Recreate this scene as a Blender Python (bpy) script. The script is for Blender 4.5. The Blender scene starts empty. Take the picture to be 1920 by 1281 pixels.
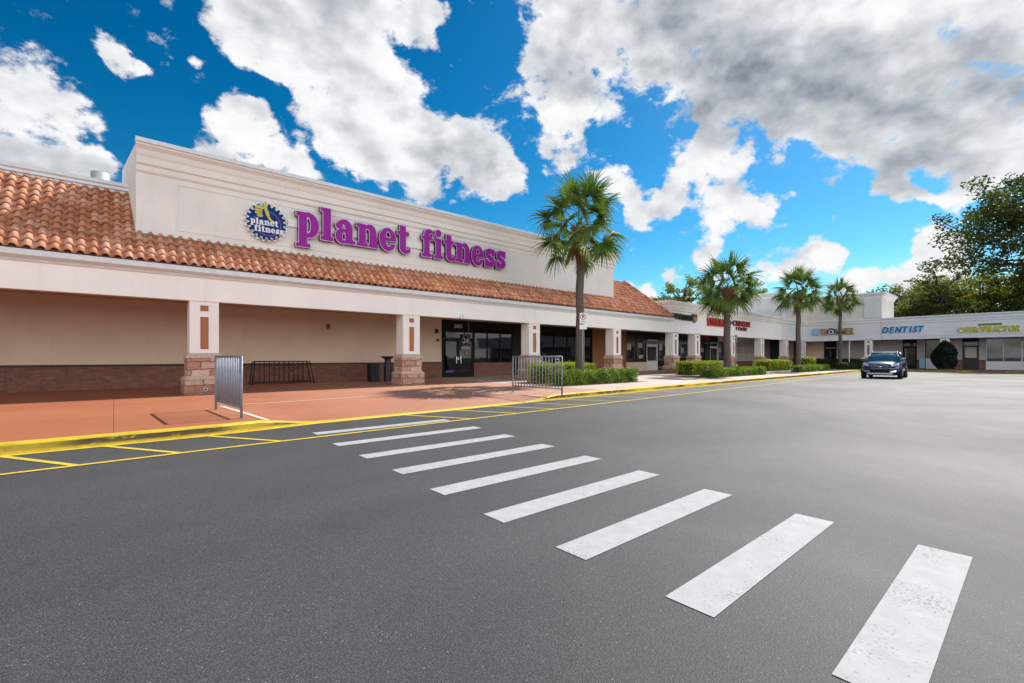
import bpy, bmesh, math, random
import numpy as np
from mathutils import Vector, Matrix
R = math.radians
random.seed(7); rng = np.random.default_rng(7)
scene = bpy.context.scene
C = scene.collection

# ------------------------------------------------------------------ camera
cam = bpy.data.cameras.new('camera'); co = bpy.data.objects.new('camera', cam); C.objects.link(co)
co.location = (0, 0, 1.30); co.rotation_euler = (R(90), 0, R(49.0966 - 90))
cam.sensor_width = 36; cam.lens = 36 * 862 / 1920; cam.shift_y = 29.5 / 1920
cam.clip_start = 0.05; cam.clip_end = 6000
scene.camera = co
scene.view_settings.view_transform = 'Standard'; scene.view_settings.look = 'None'
scene.view_settings.exposure = 0.27; scene.view_settings.gamma = 1

# ------------------------------------------------------------------ sun
SUN = Vector((1, 0.045, 1.035)).normalized()
sl = bpy.data.lights.new('sun', 'SUN'); so = bpy.data.objects.new('sun', sl); C.objects.link(so)
sl.energy = 5.0; sl.angle = R(0.5); sl.color = (1, .95, .87)
so.rotation_euler = SUN.to_track_quat('Z', 'Y').to_euler(); so.location = (40, 0, 60)

# ------------------------------------------------------------------ sky with clouds (world)
CLOUDS = [(-0.103,0.939,0.328,0.089),(-0.061,0.951,0.303,0.067),(-0.015,0.958,0.286,0.050),(-0.121,0.958,0.262,0.097),(0.136,0.827,0.546,0.062),(0.200,0.810,0.552,0.082),(0.261,0.791,0.553,0.089),(0.291,0.753,0.590,0.097),(0.241,0.825,0.512,0.054),(0.310,0.804,0.508,0.075),(0.365,0.720,0.590,0.059),(0.405,0.699,0.589,0.046),(0.364,0.780,0.509,0.053),(0.297,0.845,0.445,0.077),(0.369,0.824,0.431,0.095),(0.455,0.776,0.436,0.098),(0.531,0.741,0.411,0.095),(0.431,0.816,0.386,0.073),(0.575,0.729,0.371,0.065),(0.620,0.699,0.358,0.049),(0.001,0.893,0.451,0.022),(0.022,0.897,0.441,0.023),(0.090,0.882,0.462,0.019),(0.163,0.898,0.408,0.035),(0.195,0.894,0.403,0.026),(0.175,0.918,0.356,0.047),(0.245,0.904,0.350,0.044),(0.128,0.925,0.359,0.029),(0.597,0.559,0.576,0.104),(0.597,0.614,0.516,0.069),(0.662,0.482,0.574,0.120),(0.666,0.576,0.475,0.066),(0.736,0.394,0.551,0.127),(0.803,0.284,0.524,0.129),(0.849,0.188,0.494,0.121),(0.881,0.102,0.463,0.106),(0.905,0.035,0.424,0.086),(0.827,0.335,0.452,0.097),(0.882,0.232,0.410,0.109),(0.914,0.136,0.382,0.106),(0.934,0.052,0.355,0.083),(0.931,0.168,0.325,0.051),(0.878,0.285,0.385,0.055),(0.639,0.627,0.445,0.052),(0.678,0.621,0.392,0.048),(0.813,0.446,0.373,0.050),(0.836,0.400,0.375,0.054),(0.864,0.399,0.307,0.060),(0.899,0.340,0.277,0.049),(0.914,0.297,0.275,0.024),(0.765,0.544,0.344,0.048),(0.803,0.520,0.293,0.048),(0.817,0.481,0.318,0.031),(0.884,0.408,0.229,0.029),(0.946,0.171,0.276,0.026),(0.957,0.136,0.256,0.027),(0.963,0.102,0.248,0.025),(0.969,0.068,0.237,0.028),(0.960,0.030,0.279,0.045),(0.928,0.328,0.177,0.045),(0.947,0.273,0.171,0.043),(0.963,0.221,0.153,0.037),(0.973,0.186,0.140,0.023),(0.981,0.152,0.123,0.031),(0.984,0.117,0.132,0.038),(0.985,0.092,0.148,0.037),(0.860,0.483,0.162,0.027),(0.807,0.574,0.136,0.033),(0.834,0.538,0.122,0.033),(0.985,0.157,0.075,0.035),(0.954,0.242,0.178,0.028),(0.645,0.515,0.565,0.056)]
DARKS = [(0.756,0.385,0.529,0.100),(0.705,0.436,0.560,0.064),(0.832,0.346,0.435,0.084),(0.868,0.258,0.425,0.097),(0.868,0.213,0.449,0.059),(0.926,0.113,0.361,0.096),(0.917,0.067,0.393,0.083),(0.914,0.031,0.404,0.065),(0.613,0.574,0.543,0.078),(0.555,0.738,0.385,0.059),(0.255,0.774,0.580,0.078),(0.495,0.762,0.418,0.063),(-0.111,0.960,0.258,0.068),(0.841,0.265,0.471,0.052),(0.938,0.179,0.296,0.035)]

world = bpy.data.worlds.new('World'); scene.world = world; world.use_nodes = True
def build_world():
    nt = world.node_tree; N = nt.nodes; L = nt.links; N.clear()
    def nd(t, **k):
        n = N.new(t)
        for a, b in k.items(): setattr(n, a, b)
        return n
    def m(op, a, b=None, cl=False):
        n = nd('ShaderNodeMath', operation=op, use_clamp=cl)
        for i, x in enumerate((a, b)):
            if x is None: continue
            if isinstance(x, (int, float)): n.inputs[i].default_value = x
            else: L.new(x, n.inputs[i])
        return n.outputs[0]
    tc = nd('ShaderNodeTexCoord').outputs['Generated']
    sky = nd('ShaderNodeTexSky', sky_type='NISHITA', sun_disc=False)
    sky.sun_elevation = R(46); sky.sun_rotation = R(87.4); sky.altitude = 0; sky.air_density = 1.0; sky.dust_density = .4; sky.ozone_density = 2.2
    hs = nd('ShaderNodeHueSaturation'); hs.inputs['Saturation'].default_value = 1.5; hs.inputs['Hue'].default_value = .476; hs.inputs['Value'].default_value = 1.0
    pre = nd('ShaderNodeVectorMath', operation='SCALE'); L.new(sky.outputs[0], pre.inputs[0]); pre.inputs['Scale'].default_value = SKYSTR
    L.new(pre.outputs[0], hs.inputs['Color']); sk = nd('ShaderNodeGamma'); L.new(hs.outputs[0], sk.inputs[0]); sk.inputs['Gamma'].default_value = 1.38
    # warp the direction a little so that the cloud outlines are ragged
    n0 = nd('ShaderNodeTexNoise'); n0.inputs['Scale'].default_value = 9; n0.inputs['Detail'].default_value = 8; L.new(tc, n0.inputs['Vector'])
    w1 = nd('ShaderNodeVectorMath', operation='SUBTRACT'); L.new(n0.outputs['Color'], w1.inputs[0]); w1.inputs[1].default_value = (.5, .5, .5)
    w2 = nd('ShaderNodeVectorMath', operation='SCALE'); L.new(w1.outputs[0], w2.inputs[0]); w2.inputs['Scale'].default_value = .17
    w3 = nd('ShaderNodeVectorMath', operation='ADD'); L.new(tc, w3.inputs[0]); L.new(w2.outputs[0], w3.inputs[1])
    def blobs(lst, src, k):
        tot = None
        for x, y, z, r in lst:
            d = nd('ShaderNodeVectorMath', operation='DISTANCE'); L.new(src, d.inputs[0]); d.inputs[1].default_value = (x, y, z)
            v = m('SUBTRACT', 1.0, m('MULTIPLY', d.outputs['Value'], 1 / (r * k + .009)), True)
            tot = v if tot is None else m('ADD', tot, v)
        return tot
    D = m('MINIMUM', blobs(CLOUDS, w3.outputs[0], 1.08), .84)
    K = m('MINIMUM', blobs(DARKS, w3.outputs[0], 1.35), 1.0)
    # flatten the noise towards the horizon the way a cloud layer looks
    mp = nd('ShaderNodeMapping'); mp.inputs['Scale'].default_value = (1, 1, 1.5); L.new(tc, mp.inputs['Vector'])
    nz = nd('ShaderNodeTexNoise'); nz.inputs['Scale'].default_value = 8.0; nz.inputs['Detail'].default_value = 14; nz.inputs['Roughness'].default_value = .70; nz.inputs['Distortion'].default_value = .15
    L.new(mp.outputs[0], nz.inputs['Vector'])
    nf = nd('ShaderNodeTexNoise'); nf.inputs['Scale'].default_value = 24; nf.inputs['Detail'].default_value = 8; nf.inputs['Roughness'].default_value = .6; L.new(mp.outputs[0], nf.inputs['Vector'])
    # unseen low cloud bank added behind the camera to light the shaded facade
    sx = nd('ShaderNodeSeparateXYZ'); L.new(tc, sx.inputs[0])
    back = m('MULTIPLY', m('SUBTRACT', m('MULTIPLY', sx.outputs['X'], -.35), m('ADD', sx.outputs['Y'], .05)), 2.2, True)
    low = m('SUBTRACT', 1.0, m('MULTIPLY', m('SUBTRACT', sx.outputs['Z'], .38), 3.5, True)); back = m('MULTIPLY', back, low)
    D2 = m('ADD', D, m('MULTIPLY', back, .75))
    dens = m('ADD', m('MULTIPLY', D2, .95), m('ADD', m('MULTIPLY', m('SUBTRACT', nz.outputs['Fac'], .5), 2.4), m('MULTIPLY', m('SUBTRACT', nf.outputs['Fac'], .5), 1.0)))
    a = nd('ShaderNodeMapRange', interpolation_type='SMOOTHSTEP'); L.new(dens, a.inputs['Value'])
    a.inputs['From Min'].default_value = .20; a.inputs['From Max'].default_value = .58
    # relief: compare the cloud noise with the same noise a little towards the sun
    mo = nd('ShaderNodeVectorMath', operation='ADD'); L.new(mp.outputs[0], mo.inputs[0]); mo.inputs[1].default_value = (.018, -.004, .030)
    nr = nd('ShaderNodeTexNoise'); nr.inputs['Scale'].default_value = 8.0; nr.inputs['Detail'].default_value = 14; nr.inputs['Roughness'].default_value = .60; nr.inputs['Distortion'].default_value = .15; L.new(mo.outputs[0], nr.inputs['Vector'])
    ns = nd('ShaderNodeTexNoise'); ns.inputs['Scale'].default_value = 9.0; ns.inputs['Detail'].default_value = 8; ns.inputs['Roughness'].default_value = .52; L.new(mp.outputs[0], ns.inputs['Vector'])
    nr.inputs['Scale'].default_value = 9.0; nr.inputs['Detail'].default_value = 8; nr.inputs['Roughness'].default_value = .52; nr.inputs['Distortion'].default_value = 0
    rel = m('MULTIPLY', m('SUBTRACT', nr.outputs['Fac'], ns.outputs["Fac"]), 2.2)
    thick = m('MULTIPLY', m('SUBTRACT', dens, .95), .14, True)
    dk = nd('ShaderNodeMapRange'); L.new(m('ADD', m('ADD', m('MULTIPLY', K, .62), m('ADD', rel, m('MULTIPLY', m('SUBTRACT', nf.outputs['Fac'], .5), .35))), thick), dk.inputs['Value'])
    dk.inputs['From Min'].default_value = -.12; dk.inputs['From Max'].default_value = 1.05
    cr = nd('ShaderNodeValToRGB'); e = cr.color_ramp.elements
    e[0].position = 0; e[0].color = (.80, .80, .81, 1); e[1].position = 1; e[1].color = (.19, .225, .27, 1)
    q = cr.color_ramp.elements.new(.32); q.color = (.60, .62, .645, 1)
    L.new(dk.outputs[0], cr.inputs[0])
    # extra gain on the added unseen bank, so the facade gets more light
    br = m('ADD', 1.0, m('MULTIPLY', back, FILLGAIN))
    shp = m('ADD', .86, m('MULTIPLY', nf.outputs['Fac'], .28))
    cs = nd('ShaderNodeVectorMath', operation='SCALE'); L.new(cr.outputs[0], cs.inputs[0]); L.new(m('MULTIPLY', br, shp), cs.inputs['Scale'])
    b1 = nd('ShaderNodeBackground'); L.new(sk.outputs[0], b1.inputs[0]); b1.inputs[1].default_value = 1.0
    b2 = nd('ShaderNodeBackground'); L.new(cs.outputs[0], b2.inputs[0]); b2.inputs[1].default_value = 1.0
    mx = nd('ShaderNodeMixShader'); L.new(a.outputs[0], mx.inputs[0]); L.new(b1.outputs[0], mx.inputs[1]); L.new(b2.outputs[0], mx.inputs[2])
    out = nd('ShaderNodeOutputWorld'); L.new(mx.outputs[0], out.inputs[0])
SKYSTR = 0.112; FILLGAIN = 1.6
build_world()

# ------------------------------------------------------------------ materials
MATS = {}
class NT:
    def __init__(s, name):
        s.m = bpy.data.materials.new(name); s.m.use_nodes = True; s.nt = s.m.node_tree
        s.b = s.nt.nodes['Principled BSDF']
    def nd(s, t, ins=None, **k):
        n = s.nt.nodes.new(t)
        for a, b in k.items(): setattr(n, a, b)
        for a, b in (ins or {}).items():
            if isinstance(b, bpy.types.NodeSocket): s.nt.links.new(b, n.inputs[a])
            else: n.inputs[a].default_value = b
        return n
    def co(s, scale=(1, 1, 1), rot=(0, 0, 0)):
        t = s.nd('ShaderNodeTexCoord'); return s.nd('ShaderNodeMapping', {'Vector': t.outputs['Object'], 'Scale': scale, 'Rotation': rot}).outputs[0]
    def noise(s, v, scale, detail=4, rough=.55, dist=0):
        return s.nd('ShaderNodeTexNoise', {'Vector': v, 'Scale': scale, 'Detail': detail, 'Roughness': rough, 'Distortion': dist}).outputs['Fac']
    def mr(s, v, a, b, c=0, d=1):
        return s.nd('ShaderNodeMapRange', {'Value': v, 'From Min': a, 'From Max': b, 'To Min': c, 'To Max': d}).outputs[0]
    def mix(s, f, a, b, mode='MIX'):
        n = s.nd('ShaderNodeMix', data_type='RGBA', blend_type=mode)
        for i, x in ((0, f), (6, a), (7, b)):
            if isinstance(x, bpy.types.NodeSocket): s.nt.links.new(x, n.inputs[i])
            elif i == 0: n.inputs[0].default_value = x
            else: n.inputs[i].default_value = tuple(x)[:3] + (1,)
        return n.outputs[2]
    def math(s, op, a, b=0):
        return s.nd('ShaderNodeMath', {0: a, 1: b}, operation=op).outputs[0]
    def set(s, k, v):
        if isinstance(v, bpy.types.NodeSocket): s.nt.links.new(v, s.b.inputs[k])
        else: s.b.inputs[k].default_value = v
        return s
    def bump(s, h, strength=.3, dist=.01):
        n = s.nd('ShaderNodeBump', {'Height': h, 'Strength': strength, 'Distance': dist}); s.nt.links.new(n.outputs[0], s.b.inputs['Normal']); return s
def reg(k, n): MATS[k] = n.m; return n
def c4(c): return (*c, 1)

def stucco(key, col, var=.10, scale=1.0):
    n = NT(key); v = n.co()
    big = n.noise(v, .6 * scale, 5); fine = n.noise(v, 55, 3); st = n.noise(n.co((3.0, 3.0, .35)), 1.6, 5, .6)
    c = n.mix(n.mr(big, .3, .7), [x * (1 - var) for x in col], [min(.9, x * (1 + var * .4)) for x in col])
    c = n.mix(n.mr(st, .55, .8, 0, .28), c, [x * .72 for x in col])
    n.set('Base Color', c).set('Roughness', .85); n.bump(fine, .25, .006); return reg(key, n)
def paint(key, col, rough=.45, metal=0, var=.12, spec=.5, scale=6):
    n = NT(key); v = n.co(); f = n.noise(v, scale, 5)
    n.set('Base Color', n.mix(n.mr(f, .3, .7), [x * (1 - var) for x in col], col)).set('Roughness', rough).set('Metallic', metal)
    n.b.inputs['Specular IOR Level'].default_value = spec
    n.set('Roughness', n.mr(n.noise(v, scale * 3, 3), .2, .8, rough * .8, min(1, rough * 1.25))); return reg(key, n)

stucco('stucco', (.82, .765, .70)); stucco('stucco_band', (.87, .84, .80), .05)
stucco('stucco_column', (.84, .80, .76), .06); stucco('stucco_blue', (.78, .78, .79), .07)
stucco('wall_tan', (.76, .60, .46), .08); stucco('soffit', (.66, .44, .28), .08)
stucco('wall_gray', (.46, .42, .40), .08)
stucco('inset', (.42, .15, .075), .1); stucco('white_trim', (.80, .80, .80), .05)
paint('gutter', (.72, .75, .76), .35); paint('flashing', (.14, .16, .16), .4)
paint('black_metal', (.012, .012, .013), .4); paint('galv', (.25, .27, .32), .5, .3, .2)
paint('black_plastic', (.02, .02, .022), .5); paint('dark_ledge', (.05, .035, .028), .7)
paint('mag_face', (.32, .008, .30), .5, 0, .08, .25); paint('mag_trim', (.62, .45, .62), .3); paint('letter_side', (.02, .012, .022), .4)
paint('navy', (.004, .04, .16), .6, 0, .1, .15); paint('white_plastic', (.82, .84, .86), .35); paint('yellow_plastic', (.58, .50, .09), .5)
paint('purple_line', (.16, .03, .34), .4); paint('red_plastic', (.50, .012, .02), .35); paint('red_dark', (.20, .008, .01), .4)
paint('gold_plastic', (.42, .24, .05), .4); paint('blue_plastic', (.006, .22, .52), .5, 0, .1, .2); paint('bright_yellow', (.72, .62, .01), .5, 0, .1, .2)
paint('green_plastic', (.12, .22, .03), .5); paint('brown_plastic', (.10, .06, .025), .45); paint('light_blue', (.25, .52, .72), .35)
paint('chrome', (.7, .72, .74), .12, 1.0, .02); paint('door_white', (.75, .74, .72), .45); paint('frame_bronze', (.012, .010, .009), .5, 0, .1, .2)
paint('vent_metal', (.50, .53, .54), .4, .3); paint('poster', (.42, .42, .44), .5); paint('sticker_white', (.75, .75, .75), .5)
paint('bin_teal', (.03, .18, .24), .4); paint('blind', (.50, .46, .40), .6); paint('red_sign', (.55, .02, .02), .4)

def asphalt():
    n = NT('asphalt'); v = n.co()
    fine = n.noise(v, 210, 2, .6); mid = n.noise(v, 60, 3, .6); big = n.noise(v, .22, 6, .6, .6); lane = n.noise(n.co((.05, .6, 1)), 1.0, 4, .6)
    vor = n.nd('ShaderNodeTexVoronoi', {'Vector': v, 'Scale': 130.0}); agg = vor.outputs['Distance']
    c = n.mix(n.mr(agg, .0, .55), (.160, .160, .160), (.047, .0478, .0495))
    c = n.mix(n.mr(fine, .35, .70), n.mix(1, c, (.62, .62, .62), 'MULTIPLY'), c)
    sp = n.nd('ShaderNodeTexVoronoi', {'Vector': v, 'Scale': 26.0, 'Randomness': 1.0})
    c = n.mix(n.mr(sp.outputs['Distance'], .10, .05), c, (.30, .28, .25))
    c = n.mix(n.mr(big, .35, .68), n.mix(1, c, (.74, .74, .75), 'MULTIPLY'), n.mix(1, c, (1.22, 1.21, 1.19), 'MULTIPLY'))
    c = n.mix(n.mr(lane, .35, .7, 0, .8), c, n.mix(1, c, (1.3, 1.29, 1.27), 'MULTIPLY'))
    st = n.noise(v, .9, 7, .7, .8); c = n.mix(n.mr(st, .60, .74, 0, .45), c, n.mix(1, c, (.55, .54, .53), 'MULTIPLY'))
    oil = n.nd('ShaderNodeTexVoronoi', {'Vector': v, 'Scale': .55, 'Randomness': 1.0}).outputs['Distance']; c = n.mix(n.mr(n.math('ADD', oil, n.math('MULTIPLY', n.noise(v, 6, 4), .22)), .20, .13, 0, .6), c, (.035, .034, .033))
    wv = n.nd('ShaderNodeVectorMath', {0: v}, operation='ADD'); n.nt.links.new(n.nd('ShaderNodeVectorMath', {0: n.nd('ShaderNodeTexNoise', {'Vector': v, 'Scale': 1.1, 'Detail': 5.0}).outputs['Color'], 'Scale': .9}, operation='SCALE').outputs[0], wv.inputs[1])
    ck = n.nd('ShaderNodeTexVoronoi', {'Vector': wv.outputs[0], 'Scale': .22}, feature='DISTANCE_TO_EDGE').outputs['Distance']
    c = n.mix(n.math('MULTIPLY', n.mr(ck, .0028, .0012), n.mr(n.noise(v, .35, 3), .56, .62, 0, .6)), c, (.035, .034, .033))
    cx_ = n.nd('ShaderNodeVectorMath', {0: v, 1: (30, -30, 0)}, operation='DISTANCE').outputs['Value']
    for rad_ in (35.0, 36.7, 41.3, 43.0, 30.2):
        arc = n.math('MULTIPLY', n.mr(n.math('ABSOLUTE', n.math('SUBTRACT', n.math('ADD', cx_, n.math('MULTIPLY', n.noise(v, .12, 1), 2.0)), rad_)), .16, .05), n.mr(n.noise(v, .45, 3), .42, .62, 0, .45)); c = n.mix(arc, c, n.mix(1, c, (1.3, 1.28, 1.25), 'MULTIPLY'))
    n.set('Base Color', c).set('Roughness', n.mr(big, .3, .7, .72, .62)); n.b.inputs['Specular IOR Level'].default_value = .55
    h = n.math('ADD', n.math('MULTIPLY', agg, -.8), n.math('MULTIPLY', mid, .8)); n.bump(h, .42, .004); reg('asphalt', n)
asphalt()
def road_paint(key, col, wear=.5, thr=.66):
    n = NT(key); v = n.co(); w = n.noise(v, 60, 8, .75); big = n.noise(v, 1.6, 5)
    msk = n.mr(n.math('ADD', w, n.math('MULTIPLY', n.math('SUBTRACT', big, .5), .55)), thr, thr + .05)
    c = n.mix(n.mr(n.noise(v, 7, 5), .3, .75), col, [x * .80 for x in col])
    n.set('Base Color', n.mix(n.math('MULTIPLY', msk, wear), c, (.13, .13, .13))).set('Roughness', .75)
    n.bump(n.noise(v, 120, 3), .5, .003); reg(key, n)
road_paint('paint_white', (.45, .452, .455), .8, .597); road_paint('paint_yellow', (.70, .52, .05), .65, .62); road_paint('paint_cream', (.78, .66, .50), .6)
def kerb_mat():
    n = NT('kerb_yellow'); v = n.co(); g = n.nd('ShaderNodeNewGeometry'); sz = n.nd('ShaderNodeSeparateXYZ', {0: g.outputs['Normal']})
    w = n.noise(n.co((1.6, 1, 5)), 3, 8, .72); col = (.74, .52, .01)
    up = n.mr(sz.outputs['Z'], .3, .8); zz = n.nd('ShaderNodeSeparateXYZ', {0: g.outputs['Position']}).outputs['Z']
    band = n.mr(n.math('ABSOLUTE', n.math('SUBTRACT', zz, .092)), .075, .035)
    lng = n.mr(n.noise(n.co((.35, .35, .1)), 1.0, 2), .34, .48)
    msk = n.math('MULTIPLY', n.math('MULTIPLY', n.mr(w, .33, .45), n.math('SUBTRACT', 1.0, up)), n.math('MULTIPLY', band, lng))
    c = n.mix(n.mr(n.noise(v, 9, 6), .35, .8), col, [x * .7 for x in col])
    n.set('Base Color', n.mix(n.math('MULTIPLY', msk, .95), c, (.05, .035, .02))).set('Roughness', .55); n.bump(n.noise(v, 60, 4), .4, .006); reg('kerb_yellow', n)
kerb_mat()
def pave(key, c0, c1, joint=0, x_tint=None):
    n = NT(key); v = n.co(); a = n.noise(v, .5, 6, .6); b = n.noise(v, 14, 6, .7); st = n.noise(v, 2.7, 5, .7)
    c = n.mix(n.mr(a, .3, .7), c0, c1); c = n.mix(n.mr(st, .6, .82, 0, .5), c, [x * .6 for x in c0]); c = n.mix(n.mr(b, .45, .8, 0, .35), c, [x * 1.1 for x in c1])
    if joint:
        bt = n.nd('ShaderNodeTexBrick', {'Vector': v, 'Scale': 1.0, 'Mortar Size': .007, 'Brick Width': joint, 'Row Height': joint, 'Color1': (1, 1, 1, 1), 'Color2': (.92, .92, .92, 1), 'Mortar': (.45, .4, .38, 1)}, offset=0.0)
        c = n.mix(1, c, bt.outputs['Color'], 'MULTIPLY')
    if x_tint:
        px = n.nd('ShaderNodeSeparateXYZ', {0: v}).outputs['X']; c = n.mix(n.mr(n.math('ADD', px, n.math('MULTIPLY', a, 3.0)), 2.0, 15.0, 0, .85), c, x_tint)  # colour grows paler and pinker towards higher x
    n.set('Base Color', c).set('Roughness', .78); n.bump(b, .3, .004); reg(key, n)
pave('terracotta', (.34, .100, .036), (.41, .135, .056), 3.61, (.50, .29, .21)); pave('concrete', (.50, .385, .325), (.60, .49, .43), 1.5)
pave('wing_floor', (.26, .11, .07), (.32, .15, .10), 1.5); pave('soil', (.09, .05, .03), (.16, .09, .05))
def brick(key, c1, c2, mortar, bw, bh, ms=.012, bump=.6, orient='XZ', wob=0):
    n = NT(key); rot = {'XZ': (R(90), 0, 0), 'YZ': (R(90), 0, R(90))}[orient]
    t = n.nd('ShaderNodeTexCoord').outputs['Object']; sx = n.nd('ShaderNodeSeparateXYZ', {0: t})
    u = n.math('ADD', sx.outputs['X'], sx.outputs['Y']); zz = sx.outputs['Z']
    if wob: u = n.math('ADD', u, n.math('MULTIPLY', n.noise(t, 4.5, 4), wob)); zz = n.math('ADD', zz, n.math('MULTIPLY', n.noise(t, 5.5, 4), wob * .7))
    v = n.nd('ShaderNodeCombineXYZ', {0: u, 1: zz, 2: 0.0}).outputs[0]
    bt = n.nd('ShaderNodeTexBrick', {'Vector': v, 'Scale': 1.0, 'Mortar Size': ms, 'Brick Width': bw, 'Row Height': bh, 'Color1': c4(c1), 'Color2': c4(c2), 'Mortar': c4(mortar)})
    bt.inputs['Bias'].default_value = 0
    wn = n.noise(t, 9, 5, .7); c = n.mix(n.mr(wn, .35, .75, 0, .75), bt.outputs['Color'], n.mix(1, bt.outputs['Color'], (.55, .5, .48), 'MULTIPLY'))
    n.set('Base Color', c).set('Roughness', .9)
    h = n.math('ADD', n.math('MULTIPLY', bt.outputs['Fac'], -1.0), n.math('MULTIPLY', wn, .9)); n.bump(h, bump, .02); reg(key, n)
brick('brick_dark', (.30, .125, .085), (.19, .085, .062), (.20, .14, .115), .24, .078, .009)
brick('brick_orange', (.42, .17, .07), (.33, .13, .06), (.26, .15, .09), .24, .078, .009)
brick('stone', (.42, .20, .13), (.66, .50, .38), (.24, .15, .11), .50, .245, .014, 1.0, wob=.16)
brick('stone_gray', (.36, .30, .31), (.45, .40, .40), (.2, .18, .18), .50, .245, .012, 1.0, wob=.16)
def stone_cap():
    n = NT('stone_cap'); v = n.co(); a = n.noise(v, 12, 7, .7); b = n.noise(v, 3, 5)
    n.set('Base Color', n.mix(n.mr(a, .3, .75), (.66, .54, .42), (.40, .26, .19))).set('Roughness', .9); n.bump(n.math('ADD', a, b), .9, .025); reg('stone_cap', n)
stone_cap()
def tiles():
    n = NT('roof_tile'); g = n.nd('ShaderNodeTexCoord').outputs['Object']; sx = n.nd('ShaderNodeSeparateXYZ', {0: g})
    ix = n.math('FLOOR', n.math('MULTIPLY', sx.outputs['X'], 4.0)); iz = n.math('FLOOR', n.math('MULTIPLY', sx.outputs['Z'], 4.0))
    wn = n.nd('ShaderNodeTexWhiteNoise', {0: n.nd('ShaderNodeCombineXYZ', {0: ix, 1: iz, 2: 3.0}).outputs[0]}).outputs['Value']
    cr = n.nd('ShaderNodeValToRGB', {0: wn}); e = cr.color_ramp.elements
    e[0].color = (.38, .115, .055, 1); e[1].color = (.68, .37, .22, 1); q = e.new(.5); q.color = (.54, .215, .10, 1); q = e.new(.85); q.color = (.60, .29, .20, 1)
    fl = n.noise(g, 24, 6, .7); bg = n.noise(g, 1.0, 5, .6)
    c = n.mix(n.mr(fl, .4, .75, 0, .5), cr.outputs[0], (.66, .38, .22)); c = n.mix(n.mr(bg, .5, .75, 0, .35), c, (.24, .085, .05))
    n.set('Base Color', c).set('Roughness', .75); n.bump(fl, .3, .006); reg('roof_tile', n)
tiles()
def glass(key, col, rough=.03, spec=.8):
    n = NT(key); v = n.co(); n.set('Base Color', c4(col)).set('Roughness', rough); n.b.inputs['Specular IOR Level'].default_value = spec
    n.b.inputs['IOR'].default_value = 1.5; n.bump(n.noise(v, 1.3, 2), .05, .02); reg(key, n)
glass('tinted_glass', (.004, .004, .005), .03, .4); glass('shop_glass', (.025, .03, .035)); glass('car_glass', (.03, .10, .13), .04, 1.0); glass('green_reflect_glass', (.01, .045, .04))  # the green pane colour stands in for a green reflection
def clear_glass():
    n = NT('clear_glass'); nt = n.nt; nt.nodes.remove(n.b)
    tr = n.nd('ShaderNodeBsdfTransparent', {'Color': (.75, .80, .80, 1)}); gl = n.nd('ShaderNodeBsdfGlossy', {'Roughness': .02})
    fr = n.nd('ShaderNodeFresnel', {'IOR': 1.7}); mx = n.nd('ShaderNodeMixShader', {0: fr.outputs[0], 1: tr.outputs[0], 2: gl.outputs[0]})
    nt.links.new(mx.outputs[0], nt.nodes['Material Output'].inputs[0]); reg('clear_glass', n)
clear_glass()
def leafmat(key, c0, c1, trans=.25, scale=1.2, rough=.5):
    n = NT(key); v = n.co(); a = n.noise(v, scale, 4); b = n.noise(v, 11, 3)
    c = n.mix(n.mr(a, .35, .65), c0, c1); c = n.mix(n.mr(b, .35, .7, 0, .6), c, [x * .55 for x in c0])
    n.set('Base Color', c).set('Roughness', rough); n.b.inputs['Specular IOR Level'].default_value = .25
    tl = n.nd('ShaderNodeBsdfTranslucent', {'Color': n.mix(.0, n.mix(1, c, (1.25, 1.35, .6), 'MULTIPLY'), c)})
    mx = n.nd('ShaderNodeMixShader', {0: trans, 1: n.b.outputs[0], 2: tl.outputs[0]}); n.nt.links.new(mx.outputs[0], n.nt.nodes['Material Output'].inputs[0]); reg(key, n)
leafmat('palm_leaf', (.09, .165, .035), (.20, .28, .06), .25, 1.5, .62); leafmat('palm_dry', (.30, .15, .05), (.40, .22, .09), .2, 4)
leafmat('hedge_leaf', (.11, .20, .02), (.27, .37, .04), .3, 2.0, .45); leafmat('hedge_yellow', (.24, .30, .025), (.46, .50, .05), .3, 2.0, .45)
leafmat('hedge_dark', (.025, .06, .015), (.05, .09, .02), .25, 2.0, .5)
leafmat('oak_leaf', (.045, .08, .02), (.12, .13, .03), .4, .5, .45); leafmat('tree_leaf', (.17, .20, .045), (.34, .33, .07), .5, .22, .55)
leafmat('tree_leaf_dark', (.11, .15, .04), (.22, .24, .06), .5, .25, .55); leafmat('shrub_leaf', (.010, .022, .014), (.02, .035, .02), .1, 3, .5)
leafmat('agave', (.18, .26, .24), (.28, .36, .32), .1, 3, .5)
def bark(key, c0, c1, sc=(3, 3, 9)):
    n = NT(key); v = n.co(sc); a = n.noise(v, 3, 8, .75); n.set('Base Color', n.mix(n.mr(a, .3, .7), c0, c1)).set('Roughness', .95); n.bump(a, 1, .03); reg(key, n)
bark('palm_trunk', (.065, .045, .036), (.18, .135, .11), (2, 2, 12)); bark('palm_boot', (.14, .065, .03), (.34, .17, .08), (5, 5, 5)); bark('tree_bark', (.06, .045, .035), (.16, .13, .10), (4, 4, 1))
def carpaint():
    n = NT('car_paint'); v = n.co(); n.set('Base Color', c4((.010, .030, .11))).set('Roughness', .22).set('Metallic', .35); n.b.inputs['Coat Weight'].default_value = 1; n.b.inputs['Coat Roughness'].default_value = .04
    reg('car_paint', n)
carpaint(); paint('tyre', (.014, .014, .014), .8); paint('rim', (.35, .36, .38), .3, .9); paint('headlight', (.6, .64, .68), .1, .2); paint('tail_light', (.3, .01, .01), .2)
paint('seat_dark', (.02, .02, .02), .8)

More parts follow.
